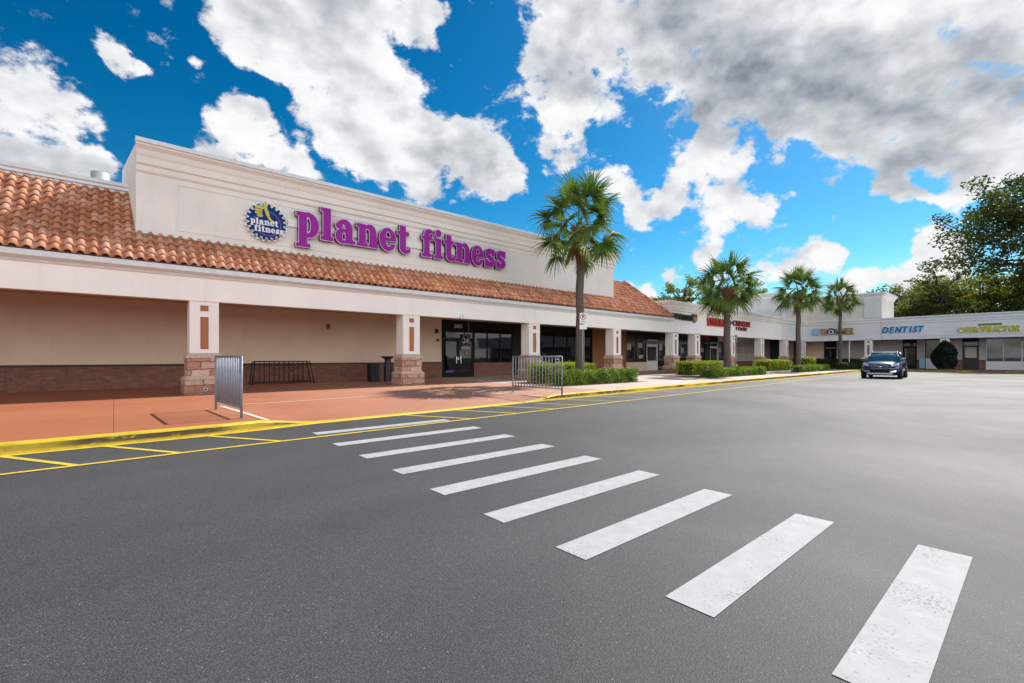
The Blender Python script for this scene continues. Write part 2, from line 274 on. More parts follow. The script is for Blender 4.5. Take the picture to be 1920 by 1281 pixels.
# ------------------------------------------------------------------ mesh helpers
class MB:
    def __init__(s): s.v = []; s.f = []; s.sm = []
    def add(s, vs, fs, sm=False):
        o = len(s.v); s.v += [tuple(p) for p in vs]; s.f += [tuple(o + i for i in f) for f in fs]; s.sm += [sm] * len(fs); return s
    def box(s, x0, x1, y0, y1, z0, z1):
        x0, x1 = min(x0, x1), max(x0, x1); y0, y1 = min(y0, y1), max(y0, y1); z0, z1 = min(z0, z1), max(z0, z1)
        return s.add([(x0, y0, z0), (x1, y0, z0), (x1, y1, z0), (x0, y1, z0), (x0, y0, z1), (x1, y0, z1), (x1, y1, z1), (x0, y1, z1)],
                     [(0, 3, 2, 1), (4, 5, 6, 7), (0, 1, 5, 4), (1, 2, 6, 5), (2, 3, 7, 6), (3, 0, 4, 7)])
    def frustum(s, cx, cy, z0, z1, wx0, wy0, wx1, wy1):
        vs = [(cx + a * w / 2, cy + b * h / 2, z) for z, w, h in ((z0, wx0, wy0), (z1, wx1, wy1)) for a, b in ((-1, -1), (1, -1), (1, 1), (-1, 1))]
        return s.add(vs, [(0, 3, 2, 1), (4, 5, 6, 7), (0, 1, 5, 4), (1, 2, 6, 5), (2, 3, 7, 6), (3, 0, 4, 7)])
    def bar(s, a, b, r, n=8, r2=None, sq=False):
        a = Vector(a); b = Vector(b); d = (b - a).normalized(); r2 = r if r2 is None else r2
        t = Vector((0, 0, 1)) if abs(d.z) < .9 else Vector((1, 0, 0)); u = d.cross(t).normalized(); w = d.cross(u)
        if sq: n = 4
        ph = math.pi / 4 if sq else 0; vs = []
        for p, rr in ((a, r), (b, r2)):
            for i in range(n):
                an = ph + 2 * math.pi * i / n; vs.append(p + (u * math.cos(an) + w * math.sin(an)) * rr * (1.414 if sq else 1))
        fs = [(i, (i + 1) % n, n + (i + 1) % n, n + i) for i in range(n)]
        o = len(s.v); s.add(vs, fs, not sq); s.f += [tuple(o + i for i in range(n))[::-1], tuple(o + n + i for i in range(n))]; s.sm += [False, False]; return s
    def tube(s, pts, rs, n=8):
        vs = []; P = [Vector(p) for p in pts]
        for k, p in enumerate(P):
            d = (P[min(k + 1, len(P) - 1)] - P[max(k - 1, 0)]).normalized(); t = Vector((1, 0, 0)) if abs(d.x) < .9 else Vector((0, 1, 0))
            u = d.cross(t).normalized(); w = d.cross(u)
            for i in range(n):
                an = 2 * math.pi * i / n; vs.append(p + (u * math.cos(an) + w * math.sin(an)) * rs[k])
        fs = [(k * n + i, k * n + (i + 1) % n, (k + 1) * n + (i + 1) % n, (k + 1) * n + i) for k in range(len(P) - 1) for i in range(n)]
        fs.append(tuple(range(n))[::-1]); fs.append(tuple((len(P) - 1) * n + i for i in range(n)))
        return s.add(vs, fs, True)
    def lathe(s, prof, c=(0, 0, 0), n=24, axis='Z', sm=True):
        vs = []
        for r, h in prof:
            for i in range(n):
                a = 2 * math.pi * i / n; x, y = r * math.cos(a), r * math.sin(a)
                vs.append({'Z': (c[0] + x, c[1] + y, c[2] + h), 'Y': (c[0] + x, c[1] + h, c[2] + y), 'X': (c[0] + h, c[1] + x, c[2] + y)}[axis])
        k = len(prof); fs = [(j * n + i, j * n + (i + 1) % n, (j + 1) * n + (i + 1) % n, (j + 1) * n + i) for j in range(k - 1) for i in range(n)]
        return s.add(vs, fs, sm)
    def prism(s, poly, y0, y1):          # poly in x,z, extruded along y
        n = len(poly); vs = [(x, y0, z) for x, z in poly] + [(x, y1, z) for x, z in poly]
        return s.add(vs, [tuple(range(n)), tuple(range(2 * n - 1, n - 1, -1))] + [(i, n + i, n + (i + 1) % n, (i + 1) % n) for i in range(n)])
    def sweep(s, path, prof, side=1):
        """profile (outward, z) carried along a plan path with mitred corners; outward is to the right of travel times side"""
        P = [Vector((p[0], p[1])) for p in path]; nn = []
        for i in range(len(P)):
            ns = []
            if i > 0: d = (P[i] - P[i - 1]).normalized(); ns.append(Vector((d.y, -d.x)) * side)
            if i < len(P) - 1: d = (P[i + 1] - P[i]).normalized(); ns.append(Vector((d.y, -d.x)) * side)
            if len(ns) == 2:
                m = (ns[0] + ns[1]).normalized(); m = m / max(.3, m.dot(ns[0]))
            else: m = ns[0]
            nn.append(m)
        k = len(prof); vs = [(P[i].x + nn[i].x * o, P[i].y + nn[i].y * o, z) for i in range(len(P)) for o, z in prof]
        fs = [(i * k + j, i * k + (j + 1) % k, (i + 1) * k + (j + 1) % k, (i + 1) * k + j) for i in range(len(P) - 1) for j in range(k)]
        fs.append(tuple(range(k))); fs.append(tuple((len(P) - 1) * k + j for j in range(k))[::-1]); return s.add(vs, fs)
    def build(s, name, mat, parent=None, bevel=0, local=False):
        me = bpy.data.meshes.new(name); o = Vector((0, 0, 0))
        q = parent
        while q is not None: o = o + q.location; q = q.parent
        vs = s.v if local else [(x - o.x, y - o.y, z - o.z) for x, y, z in s.v]
        me.from_pydata(vs, [], s.f); me.polygons.foreach_set('use_smooth', s.sm); me.materials.append(MATS[mat]); me.update()
        bm = bmesh.new(); bm.from_mesh(me); bmesh.ops.recalc_face_normals(bm, faces=bm.faces); bm.to_mesh(me); bm.free()
        ob = bpy.data.objects.new(name, me); C.objects.link(ob)
        if parent: ob.parent = parent
        if bevel:
            bv = ob.modifiers.new('bevel', 'BEVEL'); bv.width = bevel; bv.segments = 2; bv.limit_method = 'ANGLE'
        return ob
def raw(name, verts, faces, mat, parent=None, smooth=False):
    me = bpy.data.meshes.new(name); me.from_pydata(verts, [], faces); me.materials.append(MATS[mat])
    if smooth: me.polygons.foreach_set('use_smooth', [True] * len(me.polygons))
    ob = bpy.data.objects.new(name, me); C.objects.link(ob)
    if parent: ob.parent = parent
    return ob
def tag(o, label=None, cat=None, group=None, kind=None):
    if label: o['label'] = label
    if cat: o['category'] = cat
    if group: o['group'] = group
    if kind: o['kind'] = kind
    return o
def thing(name, label, cat, loc=(0, 0, 0), rz=0, group=None):
    o = bpy.data.objects.new(name, None); C.objects.link(o); o.location = loc; o.rotation_euler = (0, 0, rz); o.empty_display_size = .3
    return tag(o, label, cat, group)
def copy_tree(o, parent=None):
    c = o.copy(); C.objects.link(c)
    if parent: c.parent = parent
    for ch in list(o.children): copy_tree(ch, c)
    return c
def struct(o): o['kind'] = 'structure'; return o

# ------------------------------------------------------------------ ground, kerb, pavements, markings
struct(MB().add([(-900, -900, 0), (1800, -900, 0), (1800, 1800, 0), (-900, 1800, 0)], [(0, 1, 2, 3)]).build('ground', 'asphalt'))
KP = [(-16, 8.75), (-6, 8.9), (-1, 9.0), (1.4, 9.08), (3, 9.38), (6, 9.5), (9.8, 9.78), (14, 9.95), (20, 10.08), (29, 10.25), (40, 10.5), (48, 10.75), (52.6, 10.75), (53.9, 10.45), (54.7, 9.7), (55, 8.6), (55, 2), (55, -34)]
def kerb_y(x): return float(np.interp(x, [p[0] for p in KP[:13]], [p[1] for p in KP[:13]]))
def sstep(a, b, x):
    t = max(0, min(1, (x - a) / (b - a))); return t * t * (3 - 2 * t)
def ramp(x): return sstep(1.9, 3.1, x) * (1 - sstep(9.3, 10.5, x))
def slab_z(x, y):
    k = kerb_y(x); return .15 - .138 * ramp(x) * max(0, min(1, (13.3 - y) / (13.3 - k - .15)))
def dense(P, step):
    out = []
    for a, b in zip(P[:-1], P[1:]):
        n = max(1, int(math.dist(a, b) / step)); out += [(a[0] + (b[0] - a[0]) * i / n, a[1] + (b[1] - a[1]) * i / n) for i in range(n)]
    return out + [P[-1]]
def kerb(pts, name, mat):
    vs = []; W = .16
    for i, p in enumerate(pts):
        a = Vector(pts[max(i - 1, 0)]); b = Vector(pts[min(i + 1, len(pts) - 1)]); d = (b - a).normalized(); n = Vector((-d.y, d.x))
        top = .155 - .137 * (ramp(p[0]) if p[1] > 8 and p[0] < 20 else 0)
        jig = .004 * math.sin(i * 1.7) * (top > .1)
        for o, z in ((.0, 0.0), (.012 + jig, top * .8), (.04, top), (W, top + .001), (W, 0)): q = Vector(p) + n * o; vs.append((q.x, q.y, z))
    k = 5; fs = [(i * k + j, i * k + j + 1, (i + 1) * k + j + 1, (i + 1) * k + j) for i in range(len(pts) - 1) for j in range(k - 1)]
    fs += [(0, 1, 2, 3, 4), tuple((len(pts) - 1) * k + j for j in (4, 3, 2, 1, 0))]
    return struct(MB().add(vs, fs).build(name, mat))
kerb(dense(KP[:13], .3), 'kerb', 'kerb_yellow'); kerb([KP[12], KP[13], KP[14], KP[15], (55, 3.9)], 'kerb', 'kerb_yellow')
kerb([(55, 3.9), (55, 2.0)], 'kerb', 'wing_floor'); kerb([(55, 2.0), (55, -34)], 'kerb', 'kerb_yellow')
# terracotta apron with the dropped crossing, as a height grid behind the kerb
nx, ny = 136, 22; vs = []
for i in range(nx + 1):
    x = -16 + (13.0 + 16) * i / nx; k = kerb_y(x) + .14
    for j in range(ny + 1):
        t = j / ny; y = k + (22.2 - k) * t ** 1.4; vs.append((x, y, slab_z(x, y)))
fs = [(i * (ny + 1) + j, (i + 1) * (ny + 1) + j, (i + 1) * (ny + 1) + j + 1, i * (ny + 1) + j + 1) for i in range(nx) for j in range(ny)]
struct(MB().add(vs, fs, True).build('pavement', 'terracotta'))
xs = [13.0, 14, 20, 29, 40, 48, 52.6]; m = MB()
vs = [(x, kerb_y(x) + .14, .15) for x in xs] + [(53.9, 10.6, .15), (54.8, 9.8, .15), (61.2, 9.8, .15), (61.2, 22.2, .15), (13.0, 22.2, .15)]
m.add(vs, [tuple(range(len(vs)))]); struct(m.build('pavement', 'concrete'))
struct(MB().add([(55.14, -34, .15), (61.3, -34, .15), (61.3, 9.8, .15), (55.14, 9.8, .15)], [(0, 1, 2, 3)]).build('pavement', 'wing_floor'))
# white crosswalk bars
BARS = [(2.57, 8.21, 5.22), (2.48, 6.99, 5.10), (2.45, 5.93, 4.98), (2.42, 4.91, 4.85), (2.35, 3.95, 4.70), (2.31, 3.03, 4.55), (2.28, 2.18, 4.40), (2.26, 1.34, 4.28), (2.22, .565, 4.21)]
for x0, y, x1 in BARS:
    m = MB(); w = .268
    struct(m.add([(x0, y - w, .004), (x1, y - w, .004), (x1, y, .004), (x0, y, .004)], [(0, 1, 2, 3)]).build('crosswalk_stripe', 'paint_white'))
def line(pts, w, z, name, mat, hf=None):
    vs = []
    for i, p in enumerate(pts):
        a = Vector(pts[max(i - 1, 0)]); b = Vector(pts[min(i + 1, len(pts) - 1)]); d = (b - a).normalized(); n = Vector((-d.y, d.x)) * w / 2
        for q in (Vector(p) - n, Vector(p) + n): vs.append((q.x, q.y, z + (hf(q.x, q.y) if hf else 0)))
    struct(MB().add(vs, [(2 * i, 2 * i + 2, 2 * i + 3, 2 * i + 1) for i in range(len(pts) - 1)]).build(name, mat))
line([(x, kerb_y(x) - .055) for x in np.arange(-16, 52, 1.0)], .10, .004, 'yellow_line', 'paint_yellow')
L2 = [(-16, 7.05), (-1, 7.52), (.9, 7.64), (2.6, 7.70), (5.6, 7.85), (8.3, 7.98), (14, 8.2), (29, 8.8), (45, 9.4)]
line(L2, .09, .008, 'yellow_line', 'paint_yellow')
def l2y(x): return float(np.interp(x, [p[0] for p in L2], [p[1] for p in L2]))
for x in (-3.6, -2.35, -1.1, -.08, 1.19, 4.93, 6.3, 7.6, 8.85, 10.45, 12.1, 13.8, 15.6, 17.5, 19.5, 21.6):
    line([(x, kerb_y(x) - .10), (x + .75, l2y(x + .75) + .04)], .08, .006, 'yellow_line', 'paint_yellow')
line([(x, 12.86 + (x - 2.3) * .06) for x in np.arange(2.3, 9.3, .25)], .055, .005, 'white_line', 'paint_cream', slab_z)
line(dense([(1.9, 12.6), (2.15, 9.33)], .2), .10, .007, 'white_line', 'paint_cream', slab_z)
line(dense([(9.2, 13.25), (10.0, 10.1)], .2), .09, .007, 'white_line', 'paint_cream', slab_z)

# ------------------------------------------------------------------ building pieces
def column(parent, x, w=.77, d=.6, yf=17.2, axis='X', stone='stone', shaft='stucco_column'):
    """x along the facade; yf front face. axis 'Y' is for the wing, whose face is at X = yf and looks towards -X"""
    def bx(m, a0, a1, o0, o1, z0, z1):   # a along, o = distance behind the front face (negative = proud)
        if axis == 'X': m.box(a0, a1, yf + o0, yf + o1, z0, z1)
        else: m.box(yf + o0, yf + o1, a0, a1, z0, z1)
    h = w / 2; s = MB(); ins = [(2.74, 2.92), (1.55, 2.56)]; iw = .11
    bx(s, x - h, x + h, .05, d, 1.24, 3.1)                                         # core
    bx(s, x - h, x - iw, 0, .05, 1.24, 3.1); bx(s, x + iw, x + h, 0, .05, 1.24, 3.1)
    for z0, z1 in ((1.24, 1.55), (2.56, 2.74), (2.92, 3.1)): bx(s, x - iw, x + iw, 0, .05, z0, z1)
    c = s.build('column', shaft, parent)
    for z0, z1 in ins:
        p = MB(); bx(p, x - iw, x + iw, .03, .048, z0, z1); p.build('inset_panel', 'inset', c)
        if axis == 'X' and stone == 'stone':
            q = MB(); q.box(x - iw - .035, x - iw, yf - .012, yf + .02, z0 - .03, z1 + .03); q.box(x + iw, x + iw + .035, yf - .012, yf + .02, z0 - .03, z1 + .03)
            q.box(x - iw, x + iw, yf - .012, yf + .02, z0 - .03, z0); q.box(x - iw, x + iw, yf - .012, yf + .02, z1, z1 + .03); q.build('panel_trim', shaft, c)
    cx, cy = (x, yf + d / 2) if axis == 'X' else (yf + d / 2, x)
    f = lambda e: (w + 2 * e, d + 2 * e) if axis == 'X' else (d + 2 * e, w + 2 * e)
    p = MB(); a, b = f(.075); p.frustum(cx, cy, .70, 1.27, a, b, a, b); a, b = f(.15); p.frustum(cx, cy, .14, .60, a + .02, b + .02, a, b)
    p.build('stone_base', stone, c, bevel=.03)
    k = MB(); a, b = f(.10); a2, b2 = f(.02); k.frustum(cx, cy, 1.27, 1.33, a, b, a, b); k.frustum(cx, cy, 1.33, 1.43, a, b, a2, b2); k.build('base_cap', 'stone_cap' if stone == 'stone' else 'stucco_band', c, bevel=.012)
    k = MB(); a, b = f(.155); a2, b2 = f(.08); k.frustum(cx, cy, .60, .64, a, b, a, b); k.frustum(cx, cy, .64, .72, a, b, a2, b2); k.build('plinth_cap', 'stone_cap' if stone == 'stone' else 'stucco_band', c, bevel=.015)
    return c
class Fac:
    """a storefront wall: a runs along it, n outwards"""
    def __init__(s, parent, axis, pos, top=3.4): s.p = parent; s.ax = axis; s.pos = pos; s.top = top
    def bx(s, m, a0, a1, n0, n1, z0, z1):
        if s.ax == 'X': m.box(a0, a1, s.pos - n0, s.pos - n1, z0, z1)
        else: m.box(s.pos - n0, s.pos - n1, a0, a1, z0, z1)
    def one(s, name, mat, *a, par=None): m = MB(); s.bx(m, *a); return m.build(name, mat, par or s.p)
    def wall(s, a0, a1, mat='wall_tan', brk='brick_dark'):
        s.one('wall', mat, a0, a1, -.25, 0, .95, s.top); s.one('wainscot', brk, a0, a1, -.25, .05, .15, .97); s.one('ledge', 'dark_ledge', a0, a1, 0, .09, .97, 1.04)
    def pier(s, a0, a1, mat='brick_orange'): s.one('pier', mat, a0, a1, -.25, .12, .15, s.top)
    def window(s, a0, a1, n=1, z0=1.02, z1=2.95, sill='brick_dark', gl='tinted_glass', fr='frame_bronze', rows=1, head=None, fw=.05):
        if z0 > .3: s.one('window_sill_wall', sill, a0, a1, -.25, .04, .15, z0 - .05)
        s.one('header', head or fr, a0, a1, -.25, .03, z1 + .05, s.top)
        f = MB(); s.bx(f, a0, a1, -.06, .06, z0 - .05, z0); s.bx(f, a0, a1, -.06, .055, z1, z1 + .05)
        for i in range(n + 1):
            x = a0 + (a1 - a0) * i / n; x = min(max(x, a0 + fw / 2), a1 - fw / 2); s.bx(f, x - fw / 2, x + fw / 2, -.06, .05, z0, z1)
        for j in range(1, rows): z = z0 + (z1 - z0) * j / rows; s.bx(f, a0 + fw, a1 - fw, -.05, .035, z - fw / 2, z + fw / 2)
        w = f.build('window', fr, s.p); s.one('pane', gl, a0 + fw, a1 - fw, -.02, 0, z0, z1, par=w); return w
    def door(s, a0, a1, n=1, leaf='frame_bronze', gl='tinted_glass', z1=2.35, head='frame_bronze', glz=(.5, 2.2)):
        s.one('header', head, a0, a1, -.25, .02, z1 + .45, s.top)
        f = MB(); s.bx(f, a0, a0 + .06, -.08, .05, .15, z1 + .45); s.bx(f, a1 - .06, a1, -.08, .05, .15, z1 + .45); s.bx(f, a0 + .06, a1 - .06, -.08, .05, z1, z1 + .06); s.bx(f, a0 + .06, a1 - .06, -.08, .05, z1 + .39, z1 + .45)
        fr = f.build('door_frame', leaf, s.p); s.one('transom', gl, a0 + .06, a1 - .06, -.02, 0, z1 + .06, z1 + .39, par=fr)
        W = (a1 - a0 - .12) / n
        for i in range(n):
            x0 = a0 + .06 + W * i + .006; x1 = x0 + W - .012; d = MB(); g0, g1 = glz
            s.bx(d, x0, x0 + .09, -.04, .02, .17, z1 - .006); s.bx(d, x1 - .09, x1, -.04, .02, .17, z1 - .006); s.bx(d, x0 + .09, x1 - .09, -.04, .02, .17, g0); s.bx(d, x0 + .09, x1 - .09, -.04, .02, g1, z1 - .006)
            dd = d.build('door', leaf, s.p); s.one('pane', gl, x0 + .09, x1 - .09, -.015, 0, g0, g1, par=dd)
            hx = x1 - .14 if i == 0 else x0 + .14; h = MB(); s.bx(h, hx - .015, hx + .015, .05, .075, .95, 1.35); s.bx(h, hx - .012, hx + .012, .0, .05, .97, 1.0); s.bx(h, hx - .012, hx + .012, .0, .05, 1.3, 1.33); h.build('handle', 'chrome', dd)

# ------------------------------------------------------------------ fitness club building
G = thing('gym_building', 'long cream stucco building with barrel tile roof, tall sign parapet and stone based columns', 'building', (12, 19, 0))
fw = Fac(G, 'X', 22.0, 3.42)
fw.wall(-16, 13.85)
fw.door(13.85, 16.06, 2); fw.window(16.06, 19.1, 3, 1.03, 3.0, 'brick_dark'); fw.one('header', 'frame_bronze', 19.1, 21.5, -.25, .01, .15, 3.42)
fw.window(21.5, 26.9, 4, .3, 2.95, rows=2); fw.pier(26.9, 29.4)
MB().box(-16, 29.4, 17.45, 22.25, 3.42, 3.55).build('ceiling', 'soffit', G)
# eave beam and gutter
MB().sweep([(-16, 17.15), (29.4, 17.15)], [(-.3, 3.05), (0, 3.05), (0, 3.90), (-.3, 3.90)]).build('eave_beam', 'stucco_band', G)
for x in (2.15, 9.37, 16.44, 23.5): MB().box(x - .018, x + .018, 17.138, 17.15, 3.06, 3.80).build('joint_strip', 'stucco_column', G)
MB().box(.45, .475, 17.14, 17.15, 3.06, 3.3).build('joint_strip', 'stucco_column', G)
MB().sweep([(-16, 17.15), (29.45, 17.15), (29.45, 17.6)], [(0, 3.76), (.05, 3.78), (.07, 3.84), (.28, 3.90), (.29, 4.045), (.26, 4.045), (.26, 3.93), (0, 3.92)]).build('gutter', 'gutter', G)
for x in (-5.05, 2.15, 9.37, 16.44, 23.5): column(G, x)
p = MB(); p.lathe([(.035, -.02), (.05, -.03), (.05, .0), (.035, .0)], (2.16, 17.03, .30), 14, 'Y'); p.build('drain_pipe', 'white_trim', G)
p = MB(); p.lathe([(.034, 0), (.0001, 0)], (2.16, 17.02, .30), 14, 'Y'); p.build('drain_mouth', 'black_plastic', G)
# tile roof
PX = .25; S0 = (16.83, 4.05); S1 = (19.25, 6.52); SL = math.dist(S0, S1); dy, dz = (S1[0] - S0[0]) / SL, (S1[1] - S0[1]) / SL
XE = 29.5; RW = .30; rows = int(SL / RW) + 1
prof = [(0, 0), (.012, .045), (.045, .085), (.085, .098), (.125, .085), (.158, .045), (.17, 0), (.21, -.008)]
vs = []; fs = []
for r in range(rows):
    s0 = r * RW - .0; s1 = min(s0 + RW + .05, SL + .02); xmax = XE - 2.4 * min(1, (s0 + .15) / SL)
    x0 = -16
    if r * RW * dz + S0[1] < 5.0: pass
    n = int((xmax - x0) / PX)
    base = len(vs); k = len(prof)
    for i in range(n):
        jit = random.uniform(-.006, .006); js = random.uniform(-.012, .012)
        for ox, oz in prof:
            for s, lift, sc in ((s0 + js, .045, 1.0), (s1, .002, .9)):
                xx = x0 + i * PX + .085 + (ox - .085) * sc + (0 if ox < .2 else 0) + jit; h = oz * sc + lift
                vs.append((xx, S0[0] + dy * s - dz * h, S0[1] + dz * s + dy * h))
    for i in range(n):
        o = base + i * k * 2
        for j in range(k - 1): fs.append((o + 2 * j, o + 2 * j + 2, o + 2 * j + 3, o + 2 * j + 1))
        if i < n - 1: o2 = o + k * 2; fs.append((o + 2 * (k - 1), o2, o2 + 1, o + 2 * (k - 1) + 1))
    # thickness lip at the lower edge
    b2 = len(vs)
    for i in range(n):
        for j in range(k):
            x, y, z = vs[base + i * k * 2 + 2 * j]; vs.append((x, y + dz * .022, z - dy * .022))
    for i in range(n):
        for j in range(k - 1): a = base + i * k * 2 + 2 * j; c = b2 + i * k + j; fs.append((a, c, c + 1, a + 2))
org = Vector((12, 19, 0)); tile_root = raw('tile_roof', [(x - 12, y - 19, z) for x, y, z in vs], fs, 'roof_tile', G, True)
m = MB(); m.add([(-16, S0[0] + .06, S0[1] + .03), (XE, S0[0] + .06, S0[1] + .03), (XE - 2.4, S1[0], S1[1] - .03), (-16, S1[0], S1[1] - .03), (XE, 22.2, S0[1] - .03), (XE - 2.4, 22.2, S1[1] - .03)],
                [(0, 1, 2, 3), (1, 4, 5, 2), (2, 5, 3)]); m.build('roof_deck', 'roof_tile', G)
m = MB(); nn = 9
for i in range(nn):                                                        # hip cap tiles
    a = Vector((XE - .02, S0[0] + .02, S0[1] + .10)).lerp(Vector((XE - 2.4, S1[0], S1[1] + .10)), i / nn); q = Vector((XE - .02, S0[0] + .02, S0[1] + .10)).lerp(Vector((XE - 2.4, S1[0], S1[1] + .10)), (i + 1.15) / nn)
    m.bar(a, q, .11, 10, .085)
m.build('hip_cap', 'roof_tile', G)
m = MB(); m.sweep([(-16, 19.27), (.4, 19.27)], [(-.3, 6.4), (0, 6.4), (0, 6.60), (.05, 6.62), (.05, 6.70), (.10, 6.74), (.10, 6.84), (-.3, 6.84)]); m.build('roof_coping', 'gutter', G)
m = MB(); m.sweep([(23.6, 19.27), (27.1, 19.27)], [(-.3, 6.4), (0, 6.4), (0, 6.52), (-.3, 6.52)]); m.build('back_wall', 'stucco', G)
m = MB(); m.box(-16, 26.9, 19.6, 40, 5.9, 6.1); m.box(26.9, 29.4, 22.25, 40, 3, 6.1); m.build('flat_roof', 'gutter', G)
# sign parapet
par = MB(); par.add([(.50, 17.7, 4.95), (23.80, 17.7, 4.95), (23.80, 17.7, 7.7), (.50, 17.7, 7.7), (.22, 20.6, 4.95), (23.80, 20.6, 4.95), (23.80, 20.6, 7.7), (.22, 20.6, 7.7)],
                    [(0, 1, 2, 3), (1, 5, 6, 2), (5, 4, 7, 6), (4, 0, 3, 7), (3, 2, 6, 7), (4, 5, 1, 0)]); parapet = par.build('parapet', 'stucco', G)
t = MB(); Y = 17.7
t.box(1.45, 1.50, Y - .02, Y, 5.25, 6.72); t.box(22.3, 22.35, Y - .02, Y, 5.25, 6.72); t.box(1.50, 22.3, Y - .02, Y, 6.67, 6.72); t.box(1.50, 22.3, Y - .02, Y, 5.25, 5.30); t.build('panel_trim', 'stucco', parapet)
t = MB(); t.sweep([(.50, 17.7), (23.8, 17.7), (23.8, 20.6)], [(-.05, 6.85), (.015, 6.85), (.06, 6.91), (.06, 7.06), (.115, 7.10), (.115, 7.30), (.15, 7.36), (.19, 7.50), (.29, 7.60), (.29, 7.66), (-.05, 7.66)]); t.build('cornice', 'stucco', parapet)
t = MB(); t.sweep([(.48, 17.7), (23.8, 17.7), (23.8, 20.6)], [(-.2, 7.66), (.34, 7.66), (.35, 7.78), (-.2, 7.80)]); t.build('coping', 'gutter', parapet)
t = MB(); t.box(.46, 23.84, 17.67, 17.7, 4.97, 5.02); t.box(.40, .50, 17.66, 19.3, 4.96, 5.02); t.build('flashing', 'flashing', parapet)

# ------------------------------------------------------------------ row of shops
def cornice_prof(z0=3.05, top=5.30): return [(-.3, z0), (0, z0), (0, 4.60), (.05, 4.64), (.05, 4.80), (.10, 4.84), (.10, 5.0), (.15, 5.03), (.22, 5.16), (.24, 5.16), (.24, top), (-.3, top)]
S = thing('shop_row_building', 'low cream shop row with plain sign fascia between the tiled roof and the corner tower', 'building', (40, 19, 0))
MB().sweep([(29.42, 17.2), (50.7, 17.2)], [(-.3, 3.05), (0, 3.05), (0, 4.62), (-.3, 4.62)]).build('fascia', 'stucco_band', S)
MB().sweep([(29.42, 21.5), (29.42, 17.2), (50.7, 17.2)], [(-.3, 4.6), (0, 4.60), (.05, 4.64), (.05, 4.80), (.10, 4.84), (.10, 5.0), (.15, 5.03), (.22, 5.16), (.24, 5.16), (.24, 5.30), (-.3, 5.30)]).build('cornice', 'stucco', S)
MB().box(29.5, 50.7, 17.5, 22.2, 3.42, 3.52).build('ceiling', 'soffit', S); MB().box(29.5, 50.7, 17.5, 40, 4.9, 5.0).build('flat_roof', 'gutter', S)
fs_ = Fac(S, 'X', 22.0, 3.42)
fs_.pier(29.4, 31.1); fs_.window(31.1, 34.1, 2, .95, 3.1, 'wall_tan', 'shop_glass'); fs_.door(34.1, 35.8, 1, 'door_white', 'shop_glass', glz=(1.0, 2.2)); fs_.window(35.8, 37.3, 1, .3, 3.0, gl='shop_glass')
fs_.wall(37.3, 39.3); fs_.window(39.3, 41.4, 1, .3, 3.0, gl='shop_glass'); fs_.wall(41.4, 43.3); fs_.window(43.3, 45.4, 2, .5, 3.0, gl='shop_glass', head='red_dark')
fs_.door(45.4, 47.2, 1, 'door_white', 'shop_glass'); fs_.window(47.2, 48.7, 1, .95, 2.9, 'white_trim', 'shop_glass', 'door_white'); fs_.wall(48.7, 50.7)
for a_, b_, z_, h_ in ((31.35, 31.9, 1.9, .5), (32.9, 33.5, 2.1, .4), (33.0, 33.6, 1.2, .3), (36.1, 36.6, 1.9, .6), (39.8, 40.3, 1.7, .5), (43.6, 44.1, 1.8, .4), (47.5, 47.9, 1.8, .5)): MB().box(a_, b_, 21.985, 21.998, z_, z_ + h_).build('lit_hint_notice', 'blind', S)  # pale notices added on the panes as hints of lit interiors
for x in (30.4, 33.6, 39.8, 46.0): column(S, x, .74)

# ------------------------------------------------------------------ corner tower and wing
T = thing('corner_tower_building', 'taller cream corner block with heavy cornice behind the two small palms', 'building', (55, 17, 0))
MB().sweep([(50.7, 17.2), (58.2, 17.2), (58.2, 10.6)], [(-.3, 3.05), (0, 3.05), (0, 4.75), (-.3, 4.75)]).build('fascia', 'stucco_blue', T)
MB().sweep([(50.7, 17.2), (58.2, 17.2), (58.2, 10.6)], [(-.3, 4.75), (0, 4.75), (.08, 4.80), (.08, 4.98), (.16, 5.04), (.16, 5.22), (0, 5.26), (-.3, 5.26)]).build('band', 'stucco_band', T)
MB().add([(50.72, 17.2, 5.2), (58.2, 17.2, 5.2), (58.2, 10.58, 5.2), (64, 10.58, 5.2), (64, 24, 5.2), (50.72, 24, 5.2)] + [(50.72, 17.2, 7.6), (58.2, 17.2, 7.6), (58.2, 10.58, 7.6), (64, 10.58, 7.6), (64, 24, 7.6), (50.72, 24, 7.6)],
         [(0, 1, 7, 6), (1, 2, 8, 7), (2, 3, 9, 8), (3, 4, 10, 9), (4, 5, 11, 10), (5, 0, 6, 11), (6, 7, 8, 9, 10, 11)]).build('tower_wall', 'stucco', T)
MB().box(50.66, 52.3, 17.12, 17.2, 5.27, 7.3).build('pilaster', 'stucco_blue', T); MB().box(58.10, 58.2, 10.55, 12.0, 5.27, 7.3).build('pilaster', 'stucco_blue', T)
MB().sweep([(50.72, 24), (50.72, 17.2), (58.2, 17.2), (58.2, 10.58), (64, 10.58)], [(-.3, 7.25), (0, 7.25), (.10, 7.32), (.10, 7.46), (.30, 7.66), (.36, 7.68), (.36, 7.84), (-.3, 7.84)]).build('cornice', 'stucco_band', T)
m = MB(); m.bar((58.4, 12.6, 7.8), (58.4, 12.6, 8.15), .06); m.build('roof_vent', 'vent_metal', T)
MB().box(50.7, 61.5, 17.5, 22.2, 3.42, 3.52).build('ceiling', 'soffit', T); MB().box(58.5, 61.5, 10.6, 17.5, 3.42, 3.52).build('ceiling', 'soffit', T)
ft = Fac(T, 'X', 22.0, 3.42); ft.wall(50.7, 51.5); ft.window(51.5, 56.8, 3, .95, 2.95, gl='blind', fr='door_white', rows=3); ft.wall(56.8, 61.2, 'wall_gray')
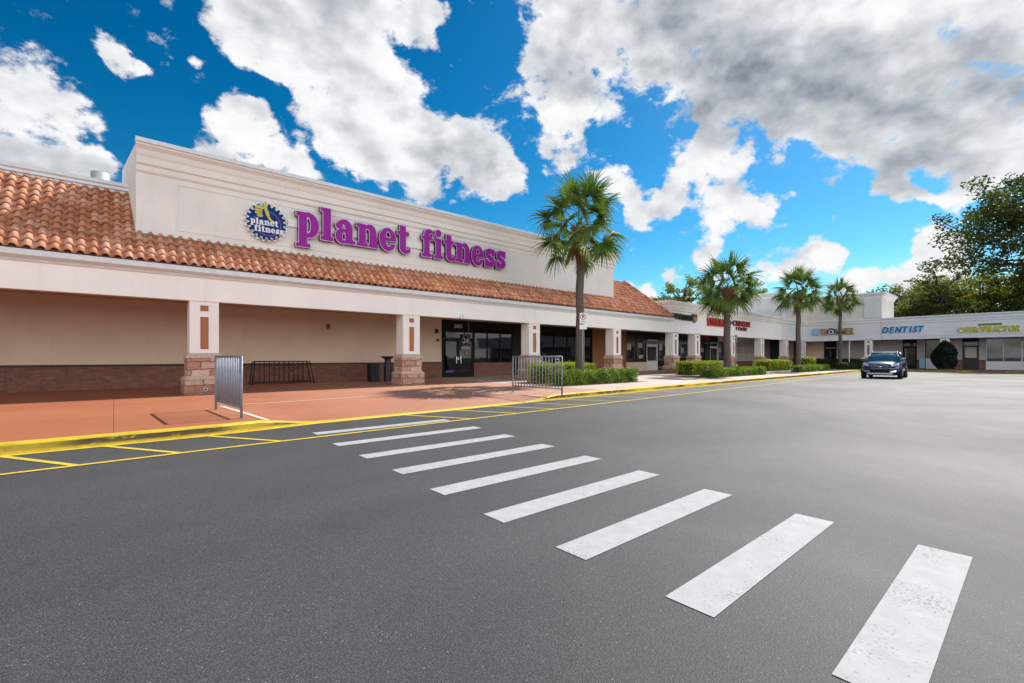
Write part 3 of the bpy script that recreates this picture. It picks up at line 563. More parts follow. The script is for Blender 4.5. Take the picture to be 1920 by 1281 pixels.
fy = Fac(T, 'Y', 61.2, 3.42); fy.window(20.3, 22, 1, .8, 2.9, gl='green_reflect_glass', sill='brick_dark'); fy.wall(19.4, 20.3); fy.window(18.8, 19.4, 1, .8, 2.9, gl='green_reflect_glass'); fy.wall(16.3, 18.8, 'wall_tan')
fy.door(15.1, 16.3, 1); fy.wall(10.6, 15.1, 'wall_gray')
column(T, 52.3, .74); column(T, 57.6, .9, .6, 17.2, 'X', 'stone_gray', 'stucco_blue'); column(T, 11.65, .62, .5, 58.2, 'Y', 'stone_gray', 'stucco_column')
W = thing('wing_building', 'low flat roofed wing with grey fascia at the right side of the lot', 'building', (61, 0, 0))
MB().sweep([(58.2, 10.58), (58.2, -34)], [(-.3, 3.05), (0, 3.05), (0, 3.30), (.03, 3.32), (.03, 4.55), (-.3, 4.55)]).build('fascia', 'stucco_blue', W)
MB().sweep([(58.2, 10.58), (58.2, -34)], [(-.3, 4.55), (.03, 4.55), (.08, 4.60), (.08, 4.76), (.13, 4.80), (.13, 5.0), (.22, 5.1), (.22, 5.22), (-.3, 5.22)]).build('cornice', 'stucco_blue', W)
MB().box(58.5, 61.5, -34, 10.6, 3.42, 3.52).build('ceiling', 'soffit', W); MB().box(58.5, 74, -34, 10.5, 4.8, 4.9).build('flat_roof', 'gutter', W)
fg = Fac(W, 'Y', 61.2, 3.42)
for a0, a1 in ((9.4, 10.6), (7.75, 8.3), (5.0, 6.6), (3.45, 3.9)): fg.wall(a0, a1, 'wall_gray')
fg.door(8.3, 9.4, 1, 'frame_bronze', 'shop_glass'); fg.window(6.6, 7.75, 1, 1.2, 3.1, 'white_trim', 'shop_glass', 'door_white'); fg.door(3.9, 5.0, 1, 'black_metal', 'blind', glz=(1.25, 2.25))
fg.window(1.2, 3.45, 2, .95, 3.0, 'stucco_blue', 'shop_glass', 'vent_metal'); fg.window(-1.4, 1.2, 2, .95, 3.0, 'stucco_blue', 'shop_glass', 'vent_metal'); fg.wall(-34, -1.4, 'wall_gray')
for y in (5.95, -1.5): column(W, y, .62, .5, 58.2, 'Y', 'stone_gray', 'stucco_column')

# ------------------------------------------------------------------ small things on the buildings
t = tag(MB().lathe([(.30, 6), (.30, 6.9), (.34, 6.92), (.34, 7.05), (.27, 7.05), (.27, 7.6), (.24, 7.62), (.0001, 7.62)], (-.38, 23, .55), 20).build('roof_vent', 'vent_metal'), 'round grey metal vent pipe sticking up behind the tiled roof', 'vent')
def wall_lamp(x, z):
    t = thing('wall_lamp', 'small brown wall light on the tan wall above the black rack', 'lamp', (x, 21.97, z)); MB().box(x - .07, x + .07, 21.9, 22, z - .09, z + .13).build('housing', 'brown_plastic', t, bevel=.02)
    MB().lathe([(.06, -.06), (.045, -.14), (.0001, -.15)], (x, 21.94, z), 12).build('lens', 'headlight', t)
wall_lamp(7.61, 2.72)
t = tag(MB().box(13.42, 13.60, 21.9, 22, 2.64, 2.86).build('alarm_box', 'black_plastic', bevel=.01), 'small dark box on the wall left of the entrance, upper of two', 'alarm box')
t = tag(MB().lathe([(.0001, -.07), (.06, -.07), (.08, -.03), (.08, 0)], (13.6, 22, 2.25), 12, 'Y').build('alarm_bell', 'red_dark'), 'small red brown alarm bell on the wall left of the entrance', 'bell')
t = tag(MB().box(12.05, 12.17, 21.96, 22, 2.2, 2.5).build('wall_notice', 'white_plastic'), 'small white notice on the wall just left of the second column', 'notice')
k = thing('security_camera', 'small white camera on the fascia edge above the dark entrance', 'camera', (11.85, 17.1, 3.1)); MB().box(11.80, 11.90, 17.1, 17.15, 3.1, 3.25).build('bracket', 'white_plastic', k)
m = MB(); m.bar((11.88, 17.12, 3.16), (11.62, 16.9, 3.0), .045, 10); m.build('camera_body', 'white_plastic', k); m = MB(); m.bar((11.62, 16.9, 3.0), (11.60, 16.885, 2.99), .035, 10); m.build('lens', 'black_plastic', k)
m = MB(); m.bar((15.55, 21.8, 2.1), (15.55, 21.8, 3.4), .02, 8, sq=True); tag(m.build('hanging_rod', 'galv'), 'thin metal rod hanging in front of the glass above the entrance door', 'rod')

# ------------------------------------------------------------------ lettering
def sbox(x0, y0, x1, y1): return lambda X, Y: np.maximum(np.maximum(x0 - X, X - x1), np.maximum(y0 - Y, Y - y1))
def sell(cx, cy, rx, ry): return lambda X, Y: (np.sqrt(((X - cx) / rx) ** 2 + ((Y - cy) / ry) ** 2) - 1) * min(rx, ry)
def U(*f): return lambda X, Y: np.minimum.reduce([g(X, Y) for g in f])
def Sub(a, *b): return lambda X, Y: np.maximum.reduce([a(X, Y)] + [-g(X, Y) for g in b])
def In(a, b): return lambda X, Y: np.maximum(a(X, Y), b(X, Y))
def spoly(P, w):
    def f(X, Y):
        d = np.full(X.shape, 9.0)
        for (x0, y0), (x1, y1) in zip(P[:-1], P[1:]):
            dx, dy = x1 - x0, y1 - y0; t = np.clip(((X - x0) * dx + (Y - y0) * dy) / (dx * dx + dy * dy + 1e-9), 0, 1)
            d = np.minimum(d, np.hypot(X - x0 - t * dx, Y - y0 - t * dy))
        return d - w
    return f
def sarc(cx, cy, rx, ry, a0, a1, n=14): return [(cx + rx * math.cos(R(a0 + (a1 - a0) * i / n)), cy + ry * math.sin(R(a0 + (a1 - a0) * i / n))) for i in range(n + 1)]
SLAB = {
 'p': (U(sbox(.12, -.40, .46, 1.0), sbox(0, .85, .46, 1.0), sbox(0, -.42, .60, -.27), In(Sub(sell(.52, .50, .46, .52), sell(.50, .50, .13, .34)), sbox(.40, -.1, 1.2, 1.1))), 1.06),
 'l': (U(sbox(.12, 0, .46, 1.36), sbox(0, 1.21, .46, 1.36), sbox(0, 0, .58, .15)), .66),
 'a': (U(sbox(.48, .0, .82, .70), sbox(.48, 0, .96, .15), In(Sub(sell(.44, .66, .38, .37), sell(.36, .62, .12, .20)), sbox(0, .60, 1, 1.1)), sell(.19, .74, .17, .13), Sub(sell(.36, .30, .35, .33), sell(.42, .29, .10, .17))), 1.02),
 'n': (U(sbox(.12, 0, .46, 1.0), sbox(0, .85, .46, 1.0), sbox(0, 0, .56, .15), sbox(.66, 0, 1.0, .66), sbox(.60, 0, 1.10, .15), In(Sub(sell(.68, .66, .32, .37), sell(.55, .62, .12, .20)), sbox(.40, .55, 1.2, 1.2))), 1.16),
 'e': (Sub(sell(.46, .50, .45, .53), In(sell(.47, .66, .13, .21), sbox(0, .59, 1, 1)), sbox(.44, .32, 1.2, .45), In(sell(.50, .36, .14, .18), sbox(0, 0, 1, .45))), .98),
 't': (U(sbox(.14, .15, .48, 1.28), sbox(0, .85, .66, 1.0), In(sell(.46, .24, .32, .27), Sub(sbox(.1, -.1, .74, .28), sell(.56, .28, .10, .11)))), .76),
 'f': (U(sbox(.14, 0, .48, 1.1), sbox(0, .85, .66, 1.0), sbox(0, 0, .62, .15), In(Sub(sell(.47, 1.08, .33, .30), sell(.60, 1.04, .13, .14)), sbox(.1, 1.0, .9, 1.5))), .78),
 'i': (U(sbox(.12, 0, .46, 1.0), sbox(0, .85, .46, 1.0), sbox(0, 0, .58, .15), sell(.28, 1.26, .19, .18)), .66),
 's': (U(spoly(sarc(.43, .70, .22, .17, 20, 205) + sarc(.43, .29, .24, .15, 55, -155), .135), sbox(.63, .62, .79, .98), sbox(.04, .0, .20, .40)), .88),
}
def contours(f, x0, y0, x1, y1, h, off=0.0):
    nx, ny = int((x1 - x0) / h) + 1, int((y1 - y0) / h) + 1
    X, Y = np.meshgrid(x0 + np.arange(nx) * h, y0 + np.arange(ny) * h); F = f(X, Y) - off + 1e-7
    seg = {}
    def key(i, j, d): return (i, j, d)
    def pt(k):
        i, j, d = k; a = F[j, i]; b = F[j, i + 1] if d == 0 else F[j + 1, i]; t = a / (a - b)
        return (x0 + (i + (t if d == 0 else 0)) * h, y0 + (j + (t if d else 0)) * h)
    ins = F < 0
    for j in range(ny - 1):
        r = ins[j, :-1].astype(int) + 2 * ins[j, 1:] + 4 * ins[j + 1, 1:] + 8 * ins[j + 1, :-1]
        for i in np.nonzero((r > 0) & (r < 15))[0]:
            c = r[i]; b, rt, tp, lf = (i, j, 0), (i + 1, j, 1), (i, j + 1, 0), (i, j, 1)
            tab = {1: [(lf, b)], 2: [(b, rt)], 3: [(lf, rt)], 4: [(rt, tp)], 5: [(lf, tp), (rt, b)], 6: [(b, tp)], 7: [(lf, tp)], 8: [(tp, lf)], 9: [(tp, b)], 10: [(tp, rt), (b, lf)], 11: [(tp, rt)], 12: [(rt, lf)], 13: [(rt, b)], 14: [(b, lf)]}
            for a, e in tab[c]: seg[tuple(a)] = tuple(e)
    out = []
    while seg:
        k0 = next(iter(seg)); k = k0; loop = []
        while k in seg: loop.append(pt(k)); k = seg.pop(k)
        if len(loop) > 3:
            P = [Vector(p) for p in loop]; keep = []          # drop collinear points
            for q in range(len(P)):
                a, b_, c_ = P[q - 1], P[q], P[(q + 1) % len(P)]
                if abs((b_ - a).cross(c_ - b_)) > 1e-6 * 2: keep.append(b_)
            if len(keep) > 2: out.append(keep)
    return out
PENDING = {}
def shape_curve(loops, ext):
    cu = bpy.data.curves.new('c', 'CURVE'); cu.dimensions = '2D'; cu.fill_mode = 'BOTH'; cu.extrude = ext
    for lp in loops:
        sp = cu.splines.new('POLY'); sp.points.add(len(lp) - 1); sp.use_cyclic_u = True
        for p, q in zip(sp.points, lp): p.co = (q[0], q[1], 0, 1)
    o = bpy.data.objects.new('c', cu); C.objects.link(o); return o
def font_curve(ch, ext, bold=0, shear=0):
    cu = bpy.data.curves.new('t', 'FONT'); cu.body = ch; cu.extrude = ext; cu.offset = bold; cu.resolution_u = 3; cu.shear = shear
    o = bpy.data.objects.new('t', cu); C.objects.link(o); return o
H = .025
for chh in SLAB:
    f = SLAB[chh][0]
    PENDING['face', chh] = shape_curve(contours(f, -.15, -.6, 1.3, 1.6, H, .0), .5)
    PENDING['trim', chh] = shape_curve(contours(f, -.15, -.6, 1.3, 1.6, H, .028), .5)
def gearR(R0, amp, n=22):
    def f(X, Y):
        a = np.arctan2(Y, X) * n; t = np.clip(np.cos(a) * 2.2, -1, 1); return np.hypot(X, Y) - (R0 + amp * t)
    return f
fist = U(sell(-.33, .66, .20, .11), sell(-.37, .52, .18, .095), sell(-.36, .39, .17, .09), sell(-.30, .27, .14, .08))
thumb = U(sell(-.06, .80, .085, .21), spoly([(-.07, .70), (.02, .48), (.06, .34)], .075), spoly([(.06, .34), (.14, .16), (.32, .02)], .055))
PENDING['gear_back'] = shape_curve(contours(U(gearR(.90, .075), lambda X, Y: sell(-.06, .80, .14, .27)(X, Y), sell(-.36, .62, .27, .19)), -1.2, -1.2, 1.2, 1.3, .02), .5)
PENDING['gear'] = shape_curve(contours(gearR(.845, .07), -1.2, -1.2, 1.2, 1.3, .02), .5)
PENDING['ring'] = shape_curve(contours(In(Sub(sell(.03, -.08, .64, .62), sell(.03, -.08, .59, .57)), Sub(sbox(-2, -2, 2, 2), sbox(-2, -.25, .45, .0), sbox(-.6, .2, .0, 1))), -1, -1, 1, 1, .02), .5)
PENDING['hand'] = shape_curve(contours(U(fist, thumb), -1, -1, 1, 1.2, .015), .5)
for st, txt in (('sans', '58PSTOREUNAILCHFODMTKWDEGR24&'), ('bold', 'CHINESFOODUPTRALMGKW'), ('it', 'DENTISCHROPAGLW')):
    for chh in set(txt): PENDING[st, chh] = font_curve(chh, .5, {'sans': .012, 'bold': .03, 'it': .025}[st], .25 if st == 'it' else 0)
bpy.context.view_layer.update(); dg = bpy.context.evaluated_depsgraph_get(); SH = {}
for k, o in PENDING.items():
    me = bpy.data.meshes.new_from_object(o.evaluated_get(dg)); SH[k] = ([tuple(v.co) for v in me.vertices], [tuple(p.vertices) for p in me.polygons]); bpy.data.meshes.remove(me)
for o in PENDING.values():
    cu = o.data; bpy.data.objects.remove(o); bpy.data.curves.remove(cu)
class Frame:
    def __init__(s, axis, pos): s.a = axis; s.p = pos
    def pt(s, a, z, n): return (a, s.p - n, z) if s.a == 'X' else (s.p - n, -a, z)      # on the wing a = -Y
def shp(k, fr, a, z, sx, sy, n0, n1, name, mat, parent, shear=0):
    V, F = SH[k]; m = MB(); m.add([fr.pt(a + x * sx + shear * y * sy, z + y * sy, n0 if w < 0 else n1) for x, y, w in V], F); return m.build(name, mat, parent)
def word(txt, st, fr, a0, a1, z, h, n0, n1, mat, parent, gap=.10, name='letter', side=None):
    W_ = []; x = 0; space = .32
    for ch in txt:
        if ch == ' ': W_.append(None); x += space; continue
        xs_ = [v[0] for v in SH[st, ch][0]]; W_.append((x, min(xs_))); x += max(xs_) - min(xs_) + gap
    sc = (a1 - a0) / (x - gap); capH = .70
    for ch, w in zip(txt, W_):
        if w is None: continue
        if side:
            o = shp((st, ch), fr, a0 + (w[0] - w[1]) * sc, z, sc, h / capH, n0, n1 - .012, name, side, parent); shp((st, ch), fr, a0 + (w[0] - w[1]) * sc, z, sc, h / capH, n1 - .012, n1, 'letter_face', mat, o)
        else: shp((st, ch), fr, a0 + (w[0] - w[1]) * sc, z, sc, h / capH, n0, n1, name, mat, parent)

# main sign: purple slab serif letters with pale edges on dark returns
F1 = Frame('X', 17.7)
sg = thing('wall_sign', 'large purple letters reading planet fitness across the cream parapet', 'sign', (9.8, 17.7, 5.6))
MB().box(4.7, 14.8, 17.63, 17.68, 5.98, 6.24).build('raceway', 'stucco_band', sg)
def slabword(txt, a0, a1, zb, xh, parent):
    tot = sum(SLAB[c][1] for c in txt) - .08; sc = (a1 - a0) / tot; x = a0
    for c in txt:
        L_ = shp(('trim', c), F1, x, zb, sc, xh, .07, .20, 'letter', 'letter_side', parent)
        shp(('trim', c), F1, x, zb, sc, xh, .20, .212, 'letter_trim', 'mag_trim', L_); shp(('face', c), F1, x, zb, sc, xh, .212, .222, 'letter_face', 'mag_face', L_); x += SLAB[c][1] * sc
slabword('planet', 4.93, 9.42, 5.66, .88, sg); slabword('fitness', 10.02, 14.72, 5.66, .88, sg)
lg = thing('logo_sign', 'round navy gear sign with yellow thumbs up and white words planet fitness', 'sign', (3.98, 17.7, 5.95))
gx, gz, gr = 3.98, 5.96, .69
shp('gear_back', F1, gx, gz, gr, gr, .05, .19, 'backing', 'white_plastic', lg); shp('gear', F1, gx, gz, gr, gr, .19, .20, 'gear_face', 'navy', lg)
shp('ring', F1, gx, gz, gr, gr, .20, .207, 'ring', 'purple_line', lg); shp('hand', F1, gx, gz, gr, gr, .20, .210, 'thumbs_up_hand', 'yellow_plastic', lg)
m = MB()
for yy in (.59, .455, .33): m.add([F1.pt(gx + x * gr, gz + (yy + q) * gr, .2115) for x, q in ((-.52, -.008), (-.22, -.016), (-.22, .006), (-.52, .010))], [(0, 1, 2, 3)])
m.build('finger_line', 'navy', lg)
def mini(txt, a0, a1, zb, xh):
    tot = sum(SLAB[c][1] for c in txt) - .08; sc = (a1 - a0) / tot; x = a0; V = MB()
    for c in txt:
        v, f = SH['face', c]; V.add([F1.pt(x + p[0] * sc, zb + p[1] * xh, .205 if p[2] < 0 else .216) for p in v], f); x += SLAB[c][1] * sc
    V.build('lettering', 'white_plastic', lg)
mini('planet', gx - .50, gx + .36, gz - .12, .155); mini('fitness', gx - .38, gx + .53, gz - .36, .155)

F2 = Frame('X', 17.2)
u = thing('wall_sign', 'black and white letters and brown gold shield beside the tiled roof end', 'sign', (31.6, 17.2, 4.2))
word('UPS', 'bold', F2, 29.75, 31.0, 4.03, .40, .02, .16, 'black_plastic', u, .12, side='black_plastic'); word('STORE', 'bold', F2, 31.15, 32.5, 4.00, .40, .02, .16, 'letter_side', u, .12)
m = MB(); m.add([F2.pt(a, z, n) for n in (.02, .16) for a, z in ((32.62, 4.52), (33.25, 4.52), (33.25, 4.1), (32.94, 3.88), (32.62, 4.1))], [(4, 3, 2, 1, 0), (5, 6, 7, 8, 9)] + [(i, (i + 1) % 5, 5 + (i + 1) % 5, 5 + i) for i in range(5)]); sh_ = m.build('shield', 'brown_plastic', u)
m = MB(); m.add([F2.pt(a, z, n) for n in (.16, .17) for a, z in ((32.68, 4.30), (33.19, 4.30), (33.19, 4.12), (32.94, 3.95), (32.68, 4.12))], [(4, 3, 2, 1, 0), (5, 6, 7, 8, 9)] + [(i, (i + 1) % 5, 5 + (i + 1) % 5, 5 + i) for i in range(5)]); m.build('shield_face', 'gold_plastic', sh_)
n_ = thing('wall_sign', 'red box sign reading NAILS left of the second palm', 'sign', (36.3, 17.2, 4.1))
MB().box(35.05, 38.0, 17.04, 17.2, 3.78, 4.42).build('sign_box', 'red_sign', n_, bevel=.02); word('NAILS', 'bold', Frame('X', 17.04), 35.25, 37.8, 3.88, .42, .001, .03, 'red_dark', n_)
c_ = thing('wall_sign', 'two line red letter sign reading CHINESE FOOD right of the second palm', 'sign', (41.2, 17.2, 4))
word('CHINESE', 'bold', F2, 39.5, 43.0, 4.0, .42, .02, .14, 'red_plastic', c_, .14, side='letter_side'); word('FOOD', 'sans', F2, 40.2, 42.3, 3.60, .32, .02, .10, 'red_dark', c_, .2)
m = MB(); m.add([F2.pt(39.1 + .16 * math.cos(a), 4.2 + .17 * math.sin(a), n) for n in (.02, .1) for a in [i * math.pi / 6 for i in range(12)]], [tuple(range(12)), tuple(range(23, 11, -1))] + [(i, (i + 1) % 12, 12 + (i + 1) % 12, 12 + i) for i in range(12)]); m.build('round_mark', 'red_dark', c_)
F3 = Frame('Y', 58.2)
h_ = thing('wall_sign', 'gold letter sign with square light blue badge on the corner building fascia', 'sign', (58.2, 14.5, 4.1))
MB().box(58.02, 58.2, 16.0, 16.62, 3.68, 4.42).build('badge', 'light_blue', h_, bevel=.05); m = MB()
for z in (3.80, 3.97, 4.14, 4.29): m.box(58.0, 58.02, 16.08, 16.54, z, z + .05)
m.build('badge_stripe', 'white_plastic', h_)
word('TH', 'bold', F3, -15.85, -15.22, 3.70, .66, .02, .14, 'gold_plastic', h_); word('MMER', 'bold', F3, -14.42, -12.82, 3.70, .66, .02, .14, 'gold_plastic', h_)
m = MB(); m.lathe([(.36, 0), (.36, -.14), (.0001, -.14)], (58.18, 14.83, 4.05), 20, 'X'); rb = m.build('round_badge', 'navy', h_)
m = MB(); m.lathe([(.25, 0), (.25, -.02), (.13, -.021), (.13, 0)], (58.035, 14.83, 4.0), 20, 'X'); m.build('badge_ring', 'white_plastic', rb)
d_ = thing('wall_sign', 'slanted blue letter sign reading DENTIST on the wing fascia', 'sign', (58.2, 9, 4)); F4 = Frame('Y', 58.17)
word('DENTIST', 'it', F4, -10.5, -7.35, 3.72, .58, .02, .14, 'blue_plastic', d_, .10)
k_ = thing('wall_sign', 'slanted yellow letters reading CHIROPRACTOR under a small green strip', 'sign', (58.2, 3, 4))
word('CHIROPRACTOR', 'it', F4, -5.0, -1.25, 3.52, .52, .02, .14, 'bright_yellow', k_, .10); MB().box(58.10, 58.17, 2.3, 3.75, 4.12, 4.28).build('green_strip', 'green_plastic', k_)

# entrance: number, poster, stickers
F5 = Frame('X', 22.0)
a_ = thing('door_number', 'white street number 585 above the dark entrance door', 'number', (14.95, 21.95, 3.2))
word('585', 'sans', F5, 14.68, 15.22, 2.98, .2, .022, .04, 'sticker_white', a_, .06)
p_ = thing('door_poster', 'grey 24 hour poster on the right entrance door', 'poster', (15.5, 21.95, 2.2)); MB().box(15.12, 15.80, 21.955, 21.962, 1.72, 2.62).build('sheet', 'frame_bronze', p_)
m = MB()
for i in range(28):
    a0, a1 = 2 * math.pi * i / 28, 2 * math.pi * (i + 1) / 28
    m.add([(15.46 + r * math.cos(a), 21.953, 2.26 + r * 1.1 * math.sin(a)) for r, a in ((.29, a0), (.29, a1), (.265, a1), (.265, a0))], [(0, 1, 2, 3)])
m.box(15.14, 15.78, 21.95, 21.955, 1.76, 1.92); m.build('ring', 'poster', p_); word('24', 'sans', Frame('X', 21.955), 15.27, 15.66, 2.12, .30, .001, .006, 'sticker_white', p_, .05)
m = MB(); m.lathe([(.0001, -.004), (.09, -.004), (.09, 0)], (15.50, 21.955, 1.52), 16, 'Y'); tag(m.build('door_sticker', 'poster'), 'round pale sticker on the right entrance door below the poster', 'sticker')
m = MB(); m.box(14.1, 14.6, 21.93, 21.95, .42, .56); tag(m.build('door_decal', 'purple_line'), 'purple strip decal low on the left entrance door', 'decal')
m = MB(); m.box(14.86, 14.98, 21.9, 21.93, 1.15, 1.3); tag(m.build('door_notice', 'sticker_white'), 'small white notice between the entrance doors', 'notice')

# ------------------------------------------------------------------ crowd barriers
def barrier(n, L, hgt, mat, lab, cat, group=None, foot=.0, name='crowd_barrier'):
    t = thing(name, lab, cat, group=group); m = MB(); r = .019
    m.bar((0, 0, 0), (0, 0, hgt), .024, 8); m.bar((L, 0, 0), (L, 0, hgt), .024, 8); m.bar((0, 0, hgt), (L, 0, hgt), .022, 8); m.bar((0, 0, .20), (L, 0, .20), .022, 8); m.build('frame', mat, t)
    b = MB()
    for i in range(1, n): x = L * i / n; b.bar((x, 0, .20), (x, 0, hgt), .0155, 6)
    b.build('bars', mat, t)
    f = MB()
    for x in (0, L): f.box(x - .03, x + .03, -.03 - foot, .03 + foot, 0, .012)
    f.build('foot', mat, t); return t
def place(t, p, q, z=.15): t.location = (p[0], p[1], z); t.rotation_euler = (0, 0, math.atan2(q[1] - p[1], q[0] - p[0]))
b1 = barrier(16, 2.08, 1.17, 'galv', 'grey metal crowd barrier standing edge on beside the first column', 'barrier', 'crowd barriers at the ramp'); place(b1, (1.70, 11.91), (1.81, 9.83))
b2 = copy_tree(b1); b2['label'] = 'grey metal crowd barrier seen side on in front of the hedge'; place(b2, (10.02, 11.52), (10.15, 9.69))
rk = thing('bike_rack', 'black metal bike rack against the brick wall behind the ramp', 'bike rack', (5.4, 21.3, .15)); m = MB()
for yy, dx in ((21.05, 0), (21.5, .02)):
    m.bar((4.35 + dx, yy, 1.12), (6.50 + dx, yy, 1.12), .022, 8); m.bar((4.35 + dx, yy, .25), (6.50 + dx, yy, .25), .022, 8)
m.build('rail', 'black_metal', rk)
m = MB()
for i in range(22): x = 4.42 + i * .095; m.bar((x, 21.05 if i % 2 else 21.5, .25), (x, 21.05 if i % 2 else 21.5, 1.12), .011, 6)
m.build('bars', 'black_metal', rk)
for x, d in ((4.35, -.1), (6.5, .18)):
    for yy in (21.05, 21.5): m = MB(); m.bar((x, yy, 1.12), (x + d, yy - .02, .16), .024, 8); m.build('leg', 'black_metal', rk)
# bins
tb = thing('litter_bin', 'black slatted litter bin beside the second column, shorter of two', 'bin', (9.25, 20.6, .15)); m = MB(); m.lathe([(.24, .02), (.25, .80), (.22, .80), (.21, .1)], (9.25, 20.6, .15), 20); m.build('liner', 'black_plastic', tb)
m = MB()
for i in range(20): a = 2 * math.pi * i / 20; m.bar((9.25 + .27 * math.cos(a), 20.6 + .27 * math.sin(a), .17), (9.25 + .28 * math.cos(a), 20.6 + .28 * math.sin(a), .98), .02, 4, sq=True)
m.build('slats', 'black_metal', tb); m = MB(); m.lathe([(.30, .80), (.30, .86), (.16, .86), (.16, .80)], (9.25, 20.6, .15), 20); m.build('rim', 'black_metal', tb)
ta = thing('ash_bin', 'taller black bin with wide dish top half hidden behind the second column', 'bin', (9.9, 20.5, .15)); m = MB(); m.lathe([(.19, 0), (.19, .75), (.15, .85), (.15, 1.05)], (9.9, 20.5, .15), 18); m.build('body', 'black_plastic', ta)
m = MB(); m.lathe([(.15, 1.05), (.33, 1.17), (.33, 1.20), (.0001, 1.14)], (9.9, 20.5, .15), 18); m.build('dish', 'black_plastic', ta)
# posts and signs
sp = thing('parking_sign', 'small no parking sign on a thin grey post beside the nearest palm', 'sign', (15.0, 12.75, .15)); m = MB(); m.bar((15, 12.75, .15), (15, 12.75, 3.15), .025, 6); m.build('post', 'galv', sp)
m = MB(); m.box(-.15, .15, -.006, .006, -.225, .225)
RS = Matrix.Rotation(R(-40), 4, 'Z')
def rotm(mb, c): mb.v = [tuple(Vector(c) + (RS @ Vector(p))) for p in mb.v]; return mb
rotm(m, (14.99, 12.71, 2.95)).build('sign_plate', 'white_plastic', sp, bevel=.004)
m = MB()
for i in range(24):
    a0, a1 = 2 * math.pi * i / 24, 2 * math.pi * (i + 1) / 24; m.add([(r * math.cos(a), -.008, .06 + r * math.sin(a)) for r, a in ((.13, a0), (.13, a1), (.105, a1), (.105, a0))], [(0, 1, 2, 3)])
m.add([(x, -.0095, .06 + z) for x, z in ((-.085, .072), (-.072, .085), (.085, -.072), (.072, -.085))], [(0, 1, 2, 3)]); m.box(-.1, .1, -.008, -.0065, -.17, -.15); m.box(-.08, .08, -.008, -.0065, -.13, -.115)
rotm(m, (14.99, 12.71, 2.95)).build('symbol', 'red_sign', sp)
V, F_ = SH['bold', 'P']; m = MB(); m.add([((x - .27) * .22, -.0085 if w < 0 else -.0075, .06 + (y - .35) * .22) for x, y, w in V], F_); rotm(m, (14.99, 12.71, 2.95)).build('lettering', 'black_plastic', sp)
m = MB(); m.box(-.15, .15, -.006, .006, -.1, .1); rotm(m, (14.99, 12.71, 2.58)).build('sign_plate', 'white_plastic', sp)
s2 = thing('parking_sign', 'thin grey post with small plate beside the second palm', 'sign', (30.6, 13.1, .15)); m = MB(); m.bar((30.6, 13.1, .15), (30.6, 13.1, 2.75), .03, 6); m.build('post', 'galv', s2); MB().box(30.45, 30.75, 13.05, 13.06, 2.3, 2.75).build('sign_plate', 'galv', s2)
s3 = thing('parking_sign', 'thin white post standing beside the farthest palm', 'post', (53.4, 12.0, .15)); m = MB(); m.bar((54.2, 12.35, .15), (54.2, 12.35, 3.0), .04, 6); m.build('post', 'white_plastic', s3); MB().box(54.05, 54.35, 12.30, 12.31, 2.6, 3.0).build('sign_plate', 'vent_metal', s3)
bb = thing('mailbox', 'light blue box on the wing walkway right of the car', 'box', (57.4, 7.35, .15)); m = MB(); m.box(57.15, 57.6, 7.15, 7.6, .25, 1.2); m.build('body', 'light_blue', bb, bevel=.05); MB().box(57.18, 57.57, 7.18, 7.57, .15, .25).build('base', 'black_plastic', bb)

# ------------------------------------------------------------------ palms
def frond(az, el, L, droop, rad, nseg, seed):
    """one fan leaf: petiole curve, then folded segments radiating from its tip"""
    r = random.Random(seed); V = []; F = []
    d = Vector((math.cos(az) * math.cos(el), math.sin(az) * math.cos(el), math.sin(el))); p = Vector((0, 0, 0)); pts = [p.copy()]
    for i in range(5): p = p + d * (L / 5); d = (d + Vector((0, 0, -droop * .16))).normalized(); pts.append(p.copy())
    side = d.cross(Vector((0, 0, 1))).normalized(); up = side.cross(d).normalized()
    for a, b in zip(pts[:-1], pts[1:]):
        w = .014; o = len(V); V += [a - side * w, a + side * w, b + side * w, b - side * w]; F.append((o, o + 1, o + 2, o + 3))
        V += [a - up * w, a + up * w, b + up * w, b - up * w]; F.append((o + 4, o + 5, o + 6, o + 7))
    base = pts[-1]; tilt = r.uniform(.8, 2.4) * r.choice((-1, 1))
    for i in range(nseg):
        t = (i + .5) / nseg * 2 - 1; ang = t * R(138) + r.uniform(-.03, .03); ll = rad * (1 - .22 * abs(t) ** 1.5) * r.uniform(.86, 1.08)
        fold = .12 - .42 * abs(math.sin(ang))
        dd = (d * math.cos(ang) + side * math.sin(ang) * math.cos(tilt * .5) + up * (fold + math.sin(ang) * math.sin(tilt * .5))).normalized()
        nrm = dd.cross(up).normalized() * (1 if i % 2 else 1); w = rad * .030 + .006
        q = base - d * (rad * .10 * (1 - abs(t))); prev = (q, q); dirn = dd.copy(); ns = 4; dr = droop * .07 + .07
        for k in range(1, ns + 1):
            q = q + dirn * ll / ns; dirn = (dirn + Vector((0, 0, -dr * k * .9 * r.uniform(.6, 1.4)))).normalized(); ww = w * (1 - (k / ns) ** 2.2) if k < ns else .002
            tw = nrm + up * .5 * (1 if i % 2 else -1); l, rr = q - tw * ww, q + tw * ww; o = len(V)
            V += [prev[0], prev[1], rr, l]; F.append((o, o + 1, o + 2, o + 3)); prev = (l, rr)
    return V, F
